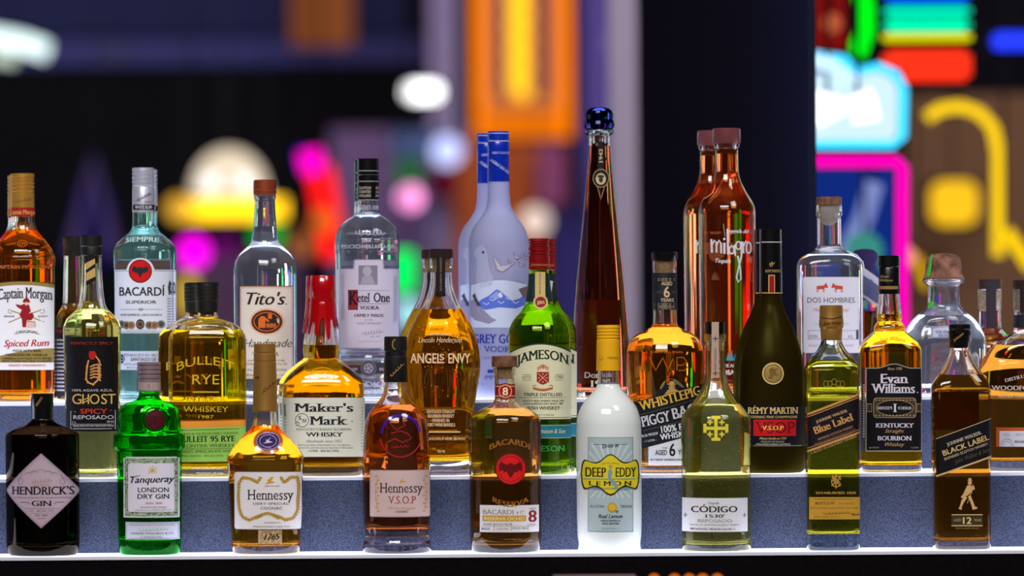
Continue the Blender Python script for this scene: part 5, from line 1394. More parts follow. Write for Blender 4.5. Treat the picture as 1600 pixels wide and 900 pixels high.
d.text(EL, "KENTUCKY'S", 1379.5, 638.8, 4.4, 23, 'serifb', 6); d.text(EL, '1', 1395.3, 643, 13, 5.5, 'serifb', 6); d.text(EL, 'ST DISTILLER', 1410.5, 638.8, 4.2, 21, 'serifb', 6)
d.text(EL, 'KENTUCKY', 1395, 667, 6.6, 60, 'serifb', 2); d.text((196, 156, 110), 'Straight', 1394.5, 675, 5.6, 30, 'script', 2); d.text(EL, 'BOURBON', 1395, 687, 6.8, 53, 'serifb', 2); d.text((196, 156, 110), 'Whiskey', 1395, 696, 5.8, 30, 'script', 2)
d.text((170, 150, 120), '86 PROOF', 1363, 699.5, 2.6, 15, 'sans', 2); d.text((170, 150, 120), '1 LITER', 1426, 699.5, 2.6, 12, 'sans', 2); d.build()

# big flask at right edge
b = Bottle('whiskey_bottle', 'wide dark bourbon flask cut off by the right edge, orange and white label', 1604, 2, 0.147,
    [(484, 18.5), (489, 18), (515, 19), (521, 22), (527, 33), (533, 43), (540, 51), (552, 62), (566, 70.5), (582, 75.5), (605, 76.5), (650, 76), (730, 74), (742, 71)],
    ((484, 1, 2), (520, 0.85, 2), (560, 0.5, 2.4), (742, 0.5, 2.8)), 540, G_amber, L_darkb, base=16, wall=3.2)
b.turn('cap', [(437.5, 18.5), (439, 20), (451, 20.2), (452.5, 19.4)], pmat('dark_walnut_cap', (52, 32, 32), 0.4))
b.turn('stopper', [(451.5, 20), (486, 19.6)], G_clear); b.turn('cork', [(453, 15), (484, 14)], C_cork)
d = Decal(b, 'neck_strip', surf=b.cyl(20.6)); d.rect((40, 28, 28), 1592, 438.5, 1610, 489, 0); d.build()
b.wrap('neck_label', 492, 512, pmat('navy_black_paper', (26, 28, 38), 0.5))
d = Decal(b, 'print', base=0.0006); WC = (200, 186, 176)
d.text(WC, 'DISTILLERY', 1590, 591, 5, 46, 'serifb', 0, rot=14); d.text(WC, 'WOODFORD', 1583, 609, 7, 74, 'serifb', 0); d.text(WC, 'KENTUCKY STRAIGHT BOURBON', 1592, 620.5, 3.2, 68, 'bold', 0); d.build()
d = Decal(b, 'label', base=0.0006); d.rect((186, 84, 34), 1553.5, 667, 1655, 697, 0); d.rect((206, 202, 212), 1558.5, 672.5, 1655, 697, 1)
d.text((110, 106, 120), '1.0 L', 1570, 680.5, 4.2, 10, 'sans', 2); d.text((150, 146, 160), 'BATCH 3657', 1593, 680.5, 4.4, 18, 'sans', 2); d.text((60, 60, 80), 'BOURBON', 1594, 691, 3.4, 24, 'bold', 2); d.ring((110, 106, 120), 1570, 697, 10.4, 0.7, 12.4, 2, 180, 360); d.ring((110, 106, 120), 1570, 697, 7, 0.6, 8.6, 2, 180, 360); d.build()

# ------------------------------------------------------------------ BACK ROW
# spiced rum
b = Bottle('rum_bottle', 'spiced rum bottle with a white label of a caped figure, at the left edge', 37, 3, 0.322,
    [(300, 17.6), (339, 18), (347, 18.6), (358, 21.5), (371, 31), (384, 41), (394, 47), (400, 48.6), (401.5, 50), (414, 50.2), (416, 49), (580, 49), (612, 48.5), (628, 47)],
    ((300, 1, 2), (360, 0.95, 2), (400, 0.84, 2.5), (628, 0.84, 2.6)), 360, G_amber, L_rum, base=11, wall=2.6)
b.turn('cap', [(271, 17.4), (272.5, 18.8)] + [(y + k, 19 - (1.2 if k in (1, 2) else 0)) for y in (277, 282, 288, 294) for k in (0, 1, 2, 3)] + [(299.5, 19), (300.2, 18.2), (301.2, 18.2), (301.8, 18.7), (338.6, 18.9)], C_gold)
d = Decal(b, 'cap_print', surf=b.cyl(19)); d.rect((160, 24, 26), 18.3, 324.5, 55.7, 338.4, 0); d.text((214, 160, 80), 'Captain Morgan', 37, 335, 7, 42, 'serifb', 1); d.scribble((120, 80, 30), 24, 316, 50, 310, 5, 0.7, 5, 1, 3); d.build()
M_er = pmat('embossed_rum_glass', (206, 110, 30), 0.12, coat=1.0)
d = Decal(b, 'embossed_lettering', base=0.0008); d.text(M_er, 'CAPTAIN MORGAN', 38, 420, 5, 84, 'serif', 0); d.ring(M_er, 38, 381, 8, 1, 5.4, 0); d.text(M_er, 'CM', 38, 383.5, 4.6, 9, 'bold', 0); d.line(M_er, [(12, 383), (28, 380)], 1, 0); d.line(M_er, [(64, 383), (48, 380)], 1, 0); d.build()
d = Decal(b, 'label', base=0.0006); CG = (150, 128, 66)
ct = lambda x: 445 - 5 * (1 - ((x - 38) / 49) ** 2)
d.sheet(CG, -10, 85.6, ct, 576, 0)
d.sheet((232, 228, 230), -10, 85.6, lambda x: ct(x) + 5.5, lambda x: 551 - 10 * math.sin((x - 10) / 75 * 1.6) + 3, 1)
d.sheet((228, 222, 224), -10, 85.6, 566, 577.5, 1)
d.text((34, 28, 36), 'Captain Morgan', 42, 469, 17, 84, 'serifb', 2, arc=3)
d.disc((150, 22, 28), 45, 470, 5, 4, 3, 14); d.rect((150, 22, 28), 39, 471, 51, 472.6, 3)
d.poly((150, 22, 28), [(31, 480), (28, 475), (36, 477), (43, 474), (49, 476), (52, 486), (48, 490), (54, 488), (57, 494), (53, 500), (46, 500), (44, 511), (39, 511), (38, 498), (34, 492), (38, 484)], 3)
d.disc((226, 190, 170), 45, 474.5, 2.6, 2.8, 4, 10); d.poly((226, 190, 170), [(46, 501), (58, 502), (59, 511), (44, 512)], 4); d.line((150, 22, 28), [(46, 502), (58, 503), (59, 511)], 0.8, 5)
for q in ([(17, 504), (33, 497), (68, 484)], [(72, 503), (57, 497), (20, 485)]): d.line(CG, q, 1.6, 2)
d.ring(CG, 20, 486, 4, 1, 4, 2, 40, 260, 12); d.ring(CG, 69, 486, 4, 1, 4, 2, -80, 140, 12)
d.text((34, 28, 36), 'GENUINE', 18, 495.5, 2.6, 17, 'bold', 2); d.text((34, 28, 36), 'QUALITY', 70, 495.5, 2.6, 15, 'bold', 2); d.text((34, 28, 36), '-ORIGINAL-', 46, 523, 4.2, 40, 'bold', 2, arc=3)
d.text((176, 26, 34), 'Spiced Rum', 44.5, 541, 10.5, 70, 'scriptb', 2, rot=1); d.text((34, 28, 30), 'MADE WITH REAL', 46, 549.6, 3.8, 44, 'bold', 2); d.text((34, 28, 30), 'MADAGASCAR VANILLA', 45, 556, 3.8, 64, 'bold', 2)
d.text((34, 28, 30), 'CARIBBEAN RUM MADE WITH SPICES', 44, 561, 2.6, 76, 'bold', 2); d.text((34, 28, 30), 'WITH OTHER NATURAL FLAVORS', 44, 565.3, 2.6, 76, 'bold', 2); d.text((176, 26, 34), 'PRODUCED BY CAPTAIN MORGAN RUM CO.', 46, 572, 3, 57, 'bold', 2)
d.build()
behind(b, -4.5, 0.425, 'second spiced rum bottle, almost wholly behind the one at the left edge')

# small bottle behind, between spiced rum and skeletal hand bottle
b = Bottle('tequila_bottle', 'smaller amber-filled bottle with a dark band cap, behind the skeletal-hand tequila', 117, 3, 0.42,
    [(400, 16), (440, 16.8), (474, 18), (484, 23), (496, 28), (505, 29.5), (600, 29.5), (625, 29)],
    ((400, 1, 2), (625, 0.9, 2.2)), 483, G_amber, L_bourbon, base=8, wall=2.4)
b.turn('cap', [(369.5, 15.8), (371, 17.2), (384, 17.2), (386, 16.2), (400, 16.5)], C_black2)
d = Decal(b, 'label', base=0.0006); d.sheet((34, 24, 32), 88.5, 146, 512, 618, 0); d.text((170, 30, 34), 'RESERVA', 108, 520, 5, 36, 'bold', 1)
for k in range(14): d.rect((186, 186, 206), 89.5, 530 + k * 6, 118, 532.4 + k * 6, 1)
d.build()

# white rum
b = Bottle('rum_bottle', 'clear aqua-tinted white rum bottle with a silver cap and red bat roundel', 225.5, 3, 0.32,
    [(300, 16), (332, 16.6), (345, 16.8), (354, 17.2), (361, 20.5), (367, 27), (374, 35), (381, 42), (387, 45.6), (395, 46.6), (410, 46.4), (430, 46), (600, 45.4), (628, 43)],
    ((300, 1, 2), (385, 0.92, 2), (628, 0.92, 2.3)), 330, G_aqua, L_aqua, base=9, wall=2.8)
b.turn('cap', [(262, 15.6), (263, 16.8)] + [(y + k, 17.2 - (1.1 if k in (1, 2) else 0)) for y in (267, 273, 280, 286) for k in (0, 1, 2, 3)] + [(290, 17.2), (291, 16.6), (292.5, 16.6), (293.5, 17.1), (332, 17.3)], C_silver)
d = Decal(b, 'cap_print', surf=b.cyl(17.4)); d.rect((30, 28, 32), 208.4, 320, 242.2, 328, 0); d.text((214, 214, 214), 'WHITE RUM', 225, 326.6, 5, 26, 'bold', 1); d.scribble((50, 46, 56), 214, 314, 236, 302, 5, 0.7, 7, 0, 3); d.text((50, 46, 56), 'SANTIAGO', 232, 317, 2, 10, 'sans', 0); d.build()
d = Decal(b, 'label', base=0.0006); BW = (222, 226, 238)
d.sheet(BW, 180.2, 270.5, lambda x: 421.5 - (18 * math.sqrt(max(1 - ((x - 222) / 21) ** 2, 0)) if abs(x - 222) < 21 else 0), 520.5, 0, nx=60)
d.sheet((90, 90, 100), 181, 203, 423, 423.8, 1); d.sheet((90, 90, 100), 243, 270, 423, 423.8, 1); d.sheet((90, 90, 100), 181, 270, 518.5, 519.2, 1)
d.disc((120, 16, 22), 222, 424, 18.3, 18.3, 1, 36); d.disc((206, 20, 26), 222, 424, 16.4, 16.4, 2, 36); bat_d = d
def bat2(cx, cy, k, col, lv):
    w_ = [(0, -7), (2, -9), (3, -6), (6, -6), (13, -10), (16, -4), (15, 3), (11, 1), (9, 5), (6, 3), (3, 8), (0, 13)]
    d.poly(col, [(cx + x * k, cy + y * k) for x, y in w_] + [(cx - x * k, cy + y * k) for x, y in w_[::-1][1:-1]], lv)
bat2(222, 423.5, 0.8, (40, 40, 44), 3)
d.text((34, 34, 40), 'BACARDÍ', 224, 462, 13, 71, 'bold', 1); d.text((50, 50, 56), 'SUPERIOR', 223, 474.5, 4.8, 48, 'bold', 1)
d.line((90, 90, 96), [(190, 483.5), (256, 483.5)], 0.6, 1); d.ring((90, 90, 96), 223, 483.5, 3.4, 0.9, 2.2, 2); d.text((60, 60, 66), '·RON SUPERIOR, CARTA BLANCA·', 223, 493.5, 3.2, 66, 'serifb', 1)
for k, x in enumerate((192, 200, 208, 222, 236, 244, 254)):
    d.disc([(70, 76, 90), (96, 64, 44), (150, 96, 50), (70, 52, 44), (96, 74, 60), (140, 90, 50), (70, 76, 90)][k], x, 506.5 + (1.5 if k in (1, 2, 4, 5) else 0), 6 if k != 3 else 6.8, 6 if k != 3 else 8, 1 + k % 2, 16)
    d.ring((190, 170, 140), x, 506.5 + (1.5 if k in (1, 2, 4, 5) else 0), 4.6, 0.6, 4.6, 3, 0, 360, 14)
d.scribble((120, 120, 120), 200, 516, 246, 516, 2, 0.6, 9, 1, 2)
for y in range(466, 514, 4): d.rect((120, 120, 130), 263, y, 269.5, y + 1.4, 1)
d.poly((60, 60, 66), [(266, 438), (270, 444), (270, 460), (265, 461), (264, 448)], 1)
d.sheet((206, 212, 232), 180.5, 270, 548.5, 577.5, 0); d.poly((40, 50, 70), [(193, 552), (198, 560.5), (193, 569), (188, 560.5)], 1); d.ring((206, 206, 216), 193, 560.5, 3, 0.8, 3, 2)
d.text((60, 64, 90), 'ESTABLECIDO EN 1862', 222, 556.5, 4, 52, 'sans', 1); d.text((40, 44, 70), 'SANTIAGO DE CUBA', 236, 563.5, 4.8, 58, 'bold', 1); d.text((90, 94, 120), 'DESTILADA Y EMBOTELLADA', 226, 570, 2.6, 60, 'sans', 1); d.text((90, 94, 120), '40% ALC. BY VOL. 1L', 220, 575, 2.4, 40, 'sans', 1)
d.build()
d = Decal(b, 'embossed_lettering', base=0.0007); d.text(pmat('embossed_aqua_glass', (200, 230, 226), 0.1, coat=1.0), 'SIEMPRE', 224, 379, 7, 52, 'bold', 0, arc=1.5); d.build()
behind(b, 5.5, 0.42, 'second white rum bottle, a sliver showing right of the first one')

# copper capped vodka
b = Bottle('vodka_bottle', 'clear round vodka bottle with a copper cap and cream label with an orange oval', 415.5, 3, 0.322,
    [(303, 15.5), (304, 17), (310, 17.2), (312.5, 15.8), (330, 16.6), (354, 18), (370, 20.5), (379, 22.5), (384, 26), (390, 33), (398, 41), (408, 46.5), (420, 49), (432, 49.6), (600, 49), (628, 47)],
    ((303, 1, 2), (628, 0.96, 2)), 354, G_clear, L_clear, base=9, wall=2.6)
b.turn('cap', [(281, 15.6), (282.5, 17.6), (296, 18), (297, 17.4), (298, 18), (303.6, 17.8), (304.4, 17)], C_copper)
d = Decal(b, 'label', base=0.0006); TB = (150, 84, 50)
d.rect(TB, 375.8, 446.5, 460, 592.5, 0); d.rect((232, 220, 208), 377.3, 448.2, 458.6, 591, 1); d.frame((190, 140, 110), 378.6, 449.6, 457.4, 589.6, 0.6, 2)
d.text((52, 34, 34), "Tito's", 417.5, 476, 19, 61, 'scriptb', 2); d.disc((52, 34, 34), 448.8, 475, 1.2, 1.2, 2, 8)
for k in range(44):
    a = 2 * math.pi * k / 44; d.line((222, 120, 60), [(419 + 24 * math.cos(a), 502.5 + 18.5 * math.sin(a)), (419 + 27 * math.cos(a), 502.5 + 21.5 * math.sin(a))], 0.9, 2)
d.disc((214, 104, 44), 419, 502.5, 24.5, 18.8, 2, 40); d.disc((48, 36, 38), 419, 502.5, 23.4, 17.6, 3, 40); d.ring((226, 120, 50), 419, 502.5, 20.6, 1.2, 15, 4)
OR = (226, 110, 40); d.rect(OR, 406, 500, 417, 512, 4); d.disc(OR, 411.5, 500, 5.5, 5, 4, 14); d.poly(OR, [(408, 494), (415, 494), (424, 502), (421, 503), (413, 497)], 5)
d.poly(OR, [(421, 498), (421, 490), (427, 490), (427, 498)], 4)
for k in range(3): d.disc(OR, 421 + k * 5, 508.5, 3, 3.8, 5, 12); d.ring((48, 36, 38), 421 + k * 5, 508.5, 2, 0.5, 2.6, 6, 0, 360, 12)
d.text((52, 40, 40), 'Handmade', 420, 542, 12.5, 76, 'script', 2); d.text((60, 46, 46), 'V O D K A', 417, 556, 6.5, 42, 'serif', 2)
d.text((110, 90, 84), 'Handcrafted from American Vodka', 418, 564, 3, 58, 'serif', 2); d.text((110, 90, 84), 'Distilled in an Old Fashioned Pot Still', 418, 569.5, 3, 64, 'serif', 2); d.text((110, 90, 84), 'AUSTIN  TEXAS', 418, 579, 3.4, 62, 'serif', 2); d.text((80, 60, 56), '40% ALC/VOL   GLUTEN FREE   1 LITER', 418, 587, 3, 66, 'bold', 2)
d.build()

# black capped dutch vodka
b = Bottle('vodka_bottle', 'clear vodka bottle with a tall black cap, lilac paper label and roundel belt', 577, 3, 0.322,
    [(312, 16.6), (315, 17.2), (331, 17.6), (335, 18.2), (338, 22), (342, 29), (348, 36.5), (355, 42.5), (364, 46.3), (374, 47.6), (376, 48.6), (393, 48.6), (395, 47.8), (545, 47.4), (553, 46), (560, 48), (590, 48), (594, 46.6), (628, 45)],
    ((312, 1, 2), (628, 0.96, 2)), 336, G_clear, L_clear, base=9, wall=2.8)
b.turn('cap', [(247.8, 16), (249, 16.8), (266, 16.9), (266.6, 16.2), (268.2, 16.2), (268.8, 17), (273, 17), (273.8, 16.3), (275, 16.3), (276, 17), (312.5, 17.2), (313.6, 17.4)], C_black)
d = Decal(b, 'cap_print', surf=b.cyl(17.3)); d.rect((170, 164, 170), 560.5, 266.6, 594.5, 267.8, 0); d.rect((170, 164, 170), 560.5, 283, 594.5, 284.2, 0); d.rect((170, 164, 170), 560.5, 312, 594.5, 313.2, 0)
for r_, t in enumerate(('DUTCH', 'CRAFTED', 'HOLLAND')): d.text((200, 186, 176), t, 571, 296 + r_ * 6, 4, 18, 'bold', 0); d.text((200, 186, 176), t[:3], 591, 296 + r_ * 6, 4, 7, 'bold', 0)
d.build()
d = Decal(b, 'embossed_lettering', base=0.0007); M_ec = pmat('embossed_clear_glass', (196, 196, 214), 0.1, coat=1.0)
d.text(M_ec, 'NOLET 1691', 577, 328, 7, 30, 'bold', 0); d.text(M_ec, 'MDCXCI·HOLLAND·1691', 577, 388.5, 6, 84, 'bold', 0); d.text(M_ec, 'VODKA', 577, 604, 8, 60, 'bold', 0); d.text(M_ec, 'HOLLAND', 577, 615, 7, 60, 'bold', 0); d.scribble(M_ec, 556, 364, 600, 364, 9, 0.9, 8, 0, 3); d.build()
d = Decal(b, 'label', base=0.0006); KP = (208, 200, 222)
d.sheet((160, 154, 182), 530.6, 624, lambda x: 405.5 if 554 < x < 600.5 else 419.5, 544.5, 0, nx=70); d.sheet(KP, 531.5, 623, lambda x: 407 if 555.5 < x < 599 else 421, 543, 1, nx=70)
d.rect((134, 130, 150), 561.5, 415, 591, 445, 2); d.disc((176, 172, 188), 575, 424, 7, 8, 3, 16); d.poly((166, 162, 180), [(564, 445), (568, 432), (582, 431), (588, 445)], 3)
d.rect((150, 40, 52), 545, 453, 560.5, 484, 2); d.frame((90, 20, 34), 545, 453, 560.5, 484, 0.9, 3)
d.text((34, 28, 42), 'K', 553.5, 476, 20.5, 15, 'serifb', 4); d.text((34, 28, 42), 'etel', 569.5, 472, 14, 19.5, 'serifb', 3); d.text((34, 28, 42), 'One', 597.5, 472, 14.5, 25, 'serifb', 3)
d.line((90, 80, 100), [(562, 474.7), (609, 474.7)], 0.6, 3); d.line((130, 120, 140), [(562, 454), (609, 454)], 0.5, 3); d.text((50, 40, 54), 'VODKA', 578.5, 483.5, 5.6, 31, 'serifb', 3); d.text((90, 60, 84), 'FAMILY MADE', 577.5, 495, 4.6, 46, 'serifb', 3)
d.text((130, 120, 140), 'AT THE', 577, 501, 2.4, 13, 'serif', 3); d.text((130, 120, 140), 'NOLET DISTILLERY', 578, 506.5, 3, 38, 'serif', 3)
d.scribble((170, 140, 166), 567, 521, 598, 517, 6, 0.8, 7, 3, 3); d.text((130, 120, 140), 'EST. 1691', 588, 527, 2.6, 14, 'serif', 3); d.line((170, 160, 180), [(560, 533), (598, 533)], 0.6, 3)
for y in range(428, 500, 3): d.rect((168, 162, 186), 533.5, y, 539, y + 1, 3); d.rect((168, 162, 186), 615.5, y + 4, 621, y + 5, 3)
d.build()
d = Decal(b, 'belt_label', base=0.0006); d.sheet((62, 60, 74), 530.6, 624, 566.5, 583, 0); d.sheet((150, 110, 70), 531, 566, 566.8, 570, 1); d.disc((110, 106, 122), 577, 574.8, 12.4, 12.6, 2, 32); d.ring((60, 58, 74), 577, 574.8, 10.4, 1, 10.6, 3); d.disc((170, 164, 186), 577, 574.8, 7, 7.2, 3, 20)
for k in range(5): d.disc((80, 76, 96), 577 + 4 * math.cos(k * 1.25), 575 + 4 * math.sin(k * 1.25), 1.6, 1.6, 4, 8)
d.text((206, 200, 216), 'Nolet 1691', 548, 578.5, 4.4, 24, 'scriptb', 1); d.text((206, 200, 216), 'Vodka', 604, 578.5, 4.4, 20, 'scriptb', 1); d.build()
behind(b, -5, 0.42, 'second tall-capped clear vodka bottle, just showing left of the first')

# frosted geese vodka
b = Bottle('vodka_bottle', 'frosted pale blue vodka bottle with a royal blue capsule, flying birds and mountains', 781, 3, 0.322,
    [(210, 15.4), (283, 16.4), (305, 17.2), (318, 18.6), (328, 21.5), (336, 26), (343, 31), (353, 38.5), (364, 43.5), (376, 46.5), (388, 47.4), (600, 47), (628, 45)],
    ((210, 1, 2), (628, 0.94, 2)), 341, G_frost, L_clear, base=8, wall=2.4)
b.turn('capsule', [(205, 15.4), (206.5, 16.8), (218, 17), (219, 16.4), (221, 16.4), (222, 17), (231, 17.2), (236, 16.6), (283, 17.1), (283.8, 16.8)], C_blue)
d = Decal(b, 'capsule_print', surf=b.cyl(17.2)); PB = (196, 206, 240)
d.rect(PB, 764, 208, 798, 209.2, 0); d.rect(PB, 764, 220, 798, 221.2, 0); d.text(PB, 'GREY GOOSE', 783, 241, 3.6, 28, 'serif', 0)
r = random.Random(5)
for k in range(13):
    x, y = 768 + (k * 7.3) % 27, 252 + (k * 5.1) % 19; d.line(PB, [(x - 2.4, y - 2 + k % 3), (x, y + 1), (x + 1.2, y - 3)], 0.9, 0)
d.build()
d = Decal(b, 'print', base=0.0006)
GB = (172, 176, 214); OL = (120, 104, 124)
d.poly(GB, [(740, 396), (744, 388), (750, 384), (757, 386), (761, 394), (763, 408), (766, 424), (772, 434), (768, 446), (750, 452), (744, 440), (746, 420), (745, 404), (740, 402)], 0); d.disc((26, 26, 40), 755, 394.5, 1.9, 1.9, 1, 10)
def bird(x, y, k, fl=(196, 186, 206)):
    p = [(x, y), (x - 7 * k, y - 22 * k), (x - 2 * k, y - 16 * k), (x + 5 * k, y - 6 * k), (x + 14 * k, y - 7 * k), (x + 20 * k, y - 11 * k), (x + 23 * k, y - 8 * k), (x + 15 * k, y - 2 * k), (x + 8 * k, y + 3 * k)]
    d.poly(fl, p, 1); d.line(OL, p + [p[0]], 0.7, 2)
bird(777, 422, 1.05); bird(805, 404, 0.45); bird(796, 414, 0.4); bird(812, 416, 0.35); bird(820, 404, 0.4)
d.sheet((206, 216, 246), 736, 826, lambda x: 446 - 8 * math.sin((x - 736) / 90 * math.pi), 512, 0)
d.poly((92, 118, 222), [(742, 478), (752, 468), (764, 462), (776, 452), (782, 455), (790, 462), (800, 470), (812, 466), (824, 458), (826, 474), (806, 482), (780, 480), (760, 484)], 1)
d.poly((150, 170, 236), [(764, 465), (777, 455), (784, 463), (776, 468)], 2); d.poly((230, 232, 250), [(778, 461), (782, 456), (786, 463), (782, 466)], 3)
for x, y in ((770, 470), (783, 474), (795, 468), (760, 476), (806, 474)): d.line((226, 230, 250), [(x - 5, y - 3), (x, y), (x + 5, y - 3)], 1.1, 3)
d.poly((150, 146, 178), [(736, 470), (742, 466), (748, 474), (758, 486), (768, 496), (776, 500), (764, 506), (742, 500), (736, 494)], 1)
d.poly((70, 72, 96), [(738, 462), (742, 458), (745, 466), (752, 478), (746, 478)], 2); d.poly((120, 96, 106), [(810, 452), (826, 446), (826, 462), (818, 466)], 2)
d.text((50, 62, 170), 'GREY GOOSE', 784, 536, 14, 92, 'serifb', 2); d.text((50, 62, 160), 'VODKA', 782, 549.5, 9, 52, 'serif', 2); d.line((110, 118, 190), [(744, 545), (752, 545)], 0.7, 2)
d.text((110, 116, 160), 'DISTILLED AND BOTTLED IN FRANCE', 784, 560, 3, 56, 'serif', 2); d.rect((40, 60, 170), 762, 577, 774, 582, 1); d.rect((232, 232, 240), 774, 577, 786, 582, 1); d.rect((196, 30, 50), 786, 577, 798, 582, 1)
d.text((60, 70, 150), 'IMPORTED', 780, 592, 6, 46, 'serif', 2); d.text((110, 116, 170), '1 L', 752, 601, 4, 8, 'sans', 2); d.build()
behind(b, -17, 0.42, 'second frosted pale blue vodka bottle, standing behind and left of the first')

# tall tapered anejo
b = Bottle('tequila_bottle', 'very tall tapering dark red tequila bottle with a cobalt glass knob', 939, 3, 0.322,
    [(207, 17), (212, 17), (215, 16.4), (226, 17), (250, 18.5), (280, 21.3), (313, 24.3), (370, 30), (421, 35.5), (480, 40.5), (531, 44.4), (580, 46.3), (612, 47), (628, 46.5)],
    ((207, 1, 2), (230, 1, 2), (320, 0.95, 1.9), (628, 0.9, 1.75)), 228, G_red, L_anejo, base=9, wall=2.6)
b.turn('collar', [(203, 21), (204, 22.8), (208, 23), (210, 20), (212, 18)], G_clear)
b.turn('knob', [(168, 9), (169.5, 15), (173, 20), (180, 22.5), (186, 21.5), (190, 22.8), (196, 24), (201, 22), (203, 19)], C_knob)
b.turn('stopper', [(203, 12), (224, 11)], C_clear if 'C_clear' in globals() else G_clear)
d = Decal(b, 'neck_label', base=0.001); d.rect((28, 20, 20), 933.5, 222, 944, 272, 0); d.text((200, 180, 140), '1942', 938.5, 244, 5.5, 22, 'serifb', 1, vert=True)
d.disc((34, 26, 24), 938.5, 279, 12.6, 14.6, 1); d.ring((170, 150, 110), 938.5, 279, 12.6, 1, 14.6, 2); d.disc((196, 176, 136), 938.5, 280, 8, 9, 2); d.disc((60, 46, 40), 938.5, 276, 5.6, 2.2, 3, 14); d.disc((60, 46, 40), 938.5, 281, 3.2, 5, 3, 14)
d.line((150, 130, 96), [(933, 292), (938.5, 312), (944, 292)], 1.1, 1); d.build()
d = Decal(b, 'print', base=0.0007); d.text((214, 200, 190), 'Don Julio', 939, 590, 9, 52, 'serif', 0); d.text((214, 200, 190), '1942', 939, 604, 10, 34, 'serifb', 0); d.text((214, 200, 190), 'Tequila Añejo', 939, 612, 4, 38, 'script', 0); d.build()
d = Decal(b, 'back_label_or_reflection', back=True); d.rect((168, 170, 190), 920, 470, 955, 600, 0); d.build()  # pale sheet put in for a reflection on the curved glass

# ruby milagro
b = Bottle('tequila_bottle', 'tall clear bottle of ruby and amber tequila with white looping lettering', 1137.5, 3, 0.322,
    [(225, 20), (230, 19.6), (233, 17.8), (268, 18.4), (276, 20), (286, 23.5), (296, 28.5), (308, 35.5), (318, 41), (325, 43.6), (334, 44.4), (600, 44), (628, 43)],
    ((225, 1, 2), (628, 0.96, 2)), 233, G_ruby, L_red, base=12, wall=2.8)
b.turn('cap', [(200.4, 20.5), (202, 21.9), (222.5, 22.1), (224.5, 21)], pmat('rosewood_cap', (112, 56, 60), 0.4, coat=0.3))
b.turn('cork', [(224.5, 13), (240, 12)], pmat('rosewood_stopper', (120, 52, 44), 0.6))
d = Decal(b, 'print', base=0.0007); MW = (224, 216, 222)
def stroke(p, t=3.2): d.line(MW, p, t, 0)
stroke([(1110, 374), (1111, 395)]); stroke([(1111, 383), (1115, 376), (1118, 380), (1118, 395)], 2.6); stroke([(1118, 383), (1122, 376), (1125, 381), (1125, 396)], 2.6)
stroke([(1130, 380), (1130, 397)]); d.disc(MW, 1130, 374, 1.9, 1.9, 0, 10); stroke([(1128.5, 350), (1131, 370)], 0.5); stroke([(1135, 358), (1136, 398)], 3)
d.ring(MW, 1141.5, 391, 5, 2.2, 7, 0); stroke([(1146, 383), (1147, 400)], 2.4)
d.ring(MW, 1152, 384, 5, 2.2, 7, 0); stroke([(1156.5, 378), (1157, 400), (1152, 420), (1149, 434), (1152, 441), (1156, 436), (1155, 420), (1151, 400)], 2.4)
stroke([(1159, 378), (1160, 396)], 2.6); stroke([(1160, 385), (1164, 377), (1166, 379)], 2.2); d.ring(MW, 1168.5, 387.5, 5, 2.2, 9.5, 0)
d.text(MW, 'Leyenda del', 1151, 364.5, 6, 36, 'scriptb', 0, rot=-1); d.text(MW, 'Tequila', 1128, 411, 6.5, 24, 'scriptb', 0, rot=-2); d.build()
d = Decal(b, 'lower_print', base=0.0007)
for x, h in ((1136, 13), (1141.5, 17), (1147, 11)): d.poly((60, 160, 176), [(x - 3, 563), (x, 563 - h), (x + 3, 563)], 0)
d.text((226, 222, 226), '100% DE AGAVE', 1137, 573.5, 5.2, 44, 'bold', 0); d.text((226, 222, 226), 'REPOSADO', 1136, 585, 7.5, 50, 'bold', 0); d.text((150, 84, 50), 'Hecho en México', 1140, 596, 5, 42, 'script', 0); d.text((150, 84, 50), '40% alc. vol.', 1142, 604, 5, 34, 'script', 0); d.build()
c2 = behind(b, -24, 0.42, 'second ruby tequila bottle, standing behind and left of the first')

# two horses mezcal
b = Bottle('mezcal_bottle', 'clear square mezcal bottle with two small red donkeys on a pale label', 1297, 3, 0.322,
    [(321, 20), (337, 20.3), (340, 18.6), (384, 18.8), (390, 21), (394, 28), (398, 37), (402, 43.5), (408, 48.5), (415, 50.6), (425, 51), (600, 50.4), (628, 49)],
    ((321, 1, 2), (388, 1, 2), (410, 0.88, 4), (628, 0.88, 4.5)), 400, G_clear, L_clear, base=9, wall=3, cat='bottle')
b.turn('cap', [(307.5, 18.2), (309, 20), (319, 20.1), (321, 19.2)], C_wood)
b.turn('stopper', [(320.5, 16.5), (334, 16), (346, 13), (352, 6)], pmat('ivory_stopper', (214, 200, 176), 0.5))
d = Decal(b, 'label', base=0.0006); d.rrect((216, 212, 226), 1253, 433, 1340, 551, 2, 0)
DK = (196, 74, 50)
for sx, cx_ in ((1, 1279.5), (-1, 1308)):
    q = lambda pts: [(cx_ + sx * x, y) for x, y in pts]
    d.poly(DK, q([(-6, 447), (5, 446), (9, 442), (10, 445), (12, 449), (10, 450), (6, 449.5), (6, 452), (-6, 452)]), 1)
    for x in (-5.5, -3.5, 4, 5.8): d.rect(DK, min(cx_ + sx * x - 0.5, cx_ + sx * x + 0.5), 451, cx_ + sx * x + 0.5, 457, 1)
d.text((60, 60, 80), 'DOS HOMBRES.', 1297, 473, 8, 76, 'sans', 1); d.text((206, 120, 110), 'Mezcal Artesanal', 1296, 487, 6, 56, 'script', 1)
d.line((150, 146, 160), [(1270, 506), (1325, 506)], 0.5, 1); d.frame((130, 128, 146), 1260, 516, 1337, 530, 0.6, 1); d.text((80, 80, 96), 'JOVEN', 1268, 528, 5, 14, 'sans', 1); d.text((80, 80, 96), '1L', 1327, 528, 5, 8, 'sans', 1)
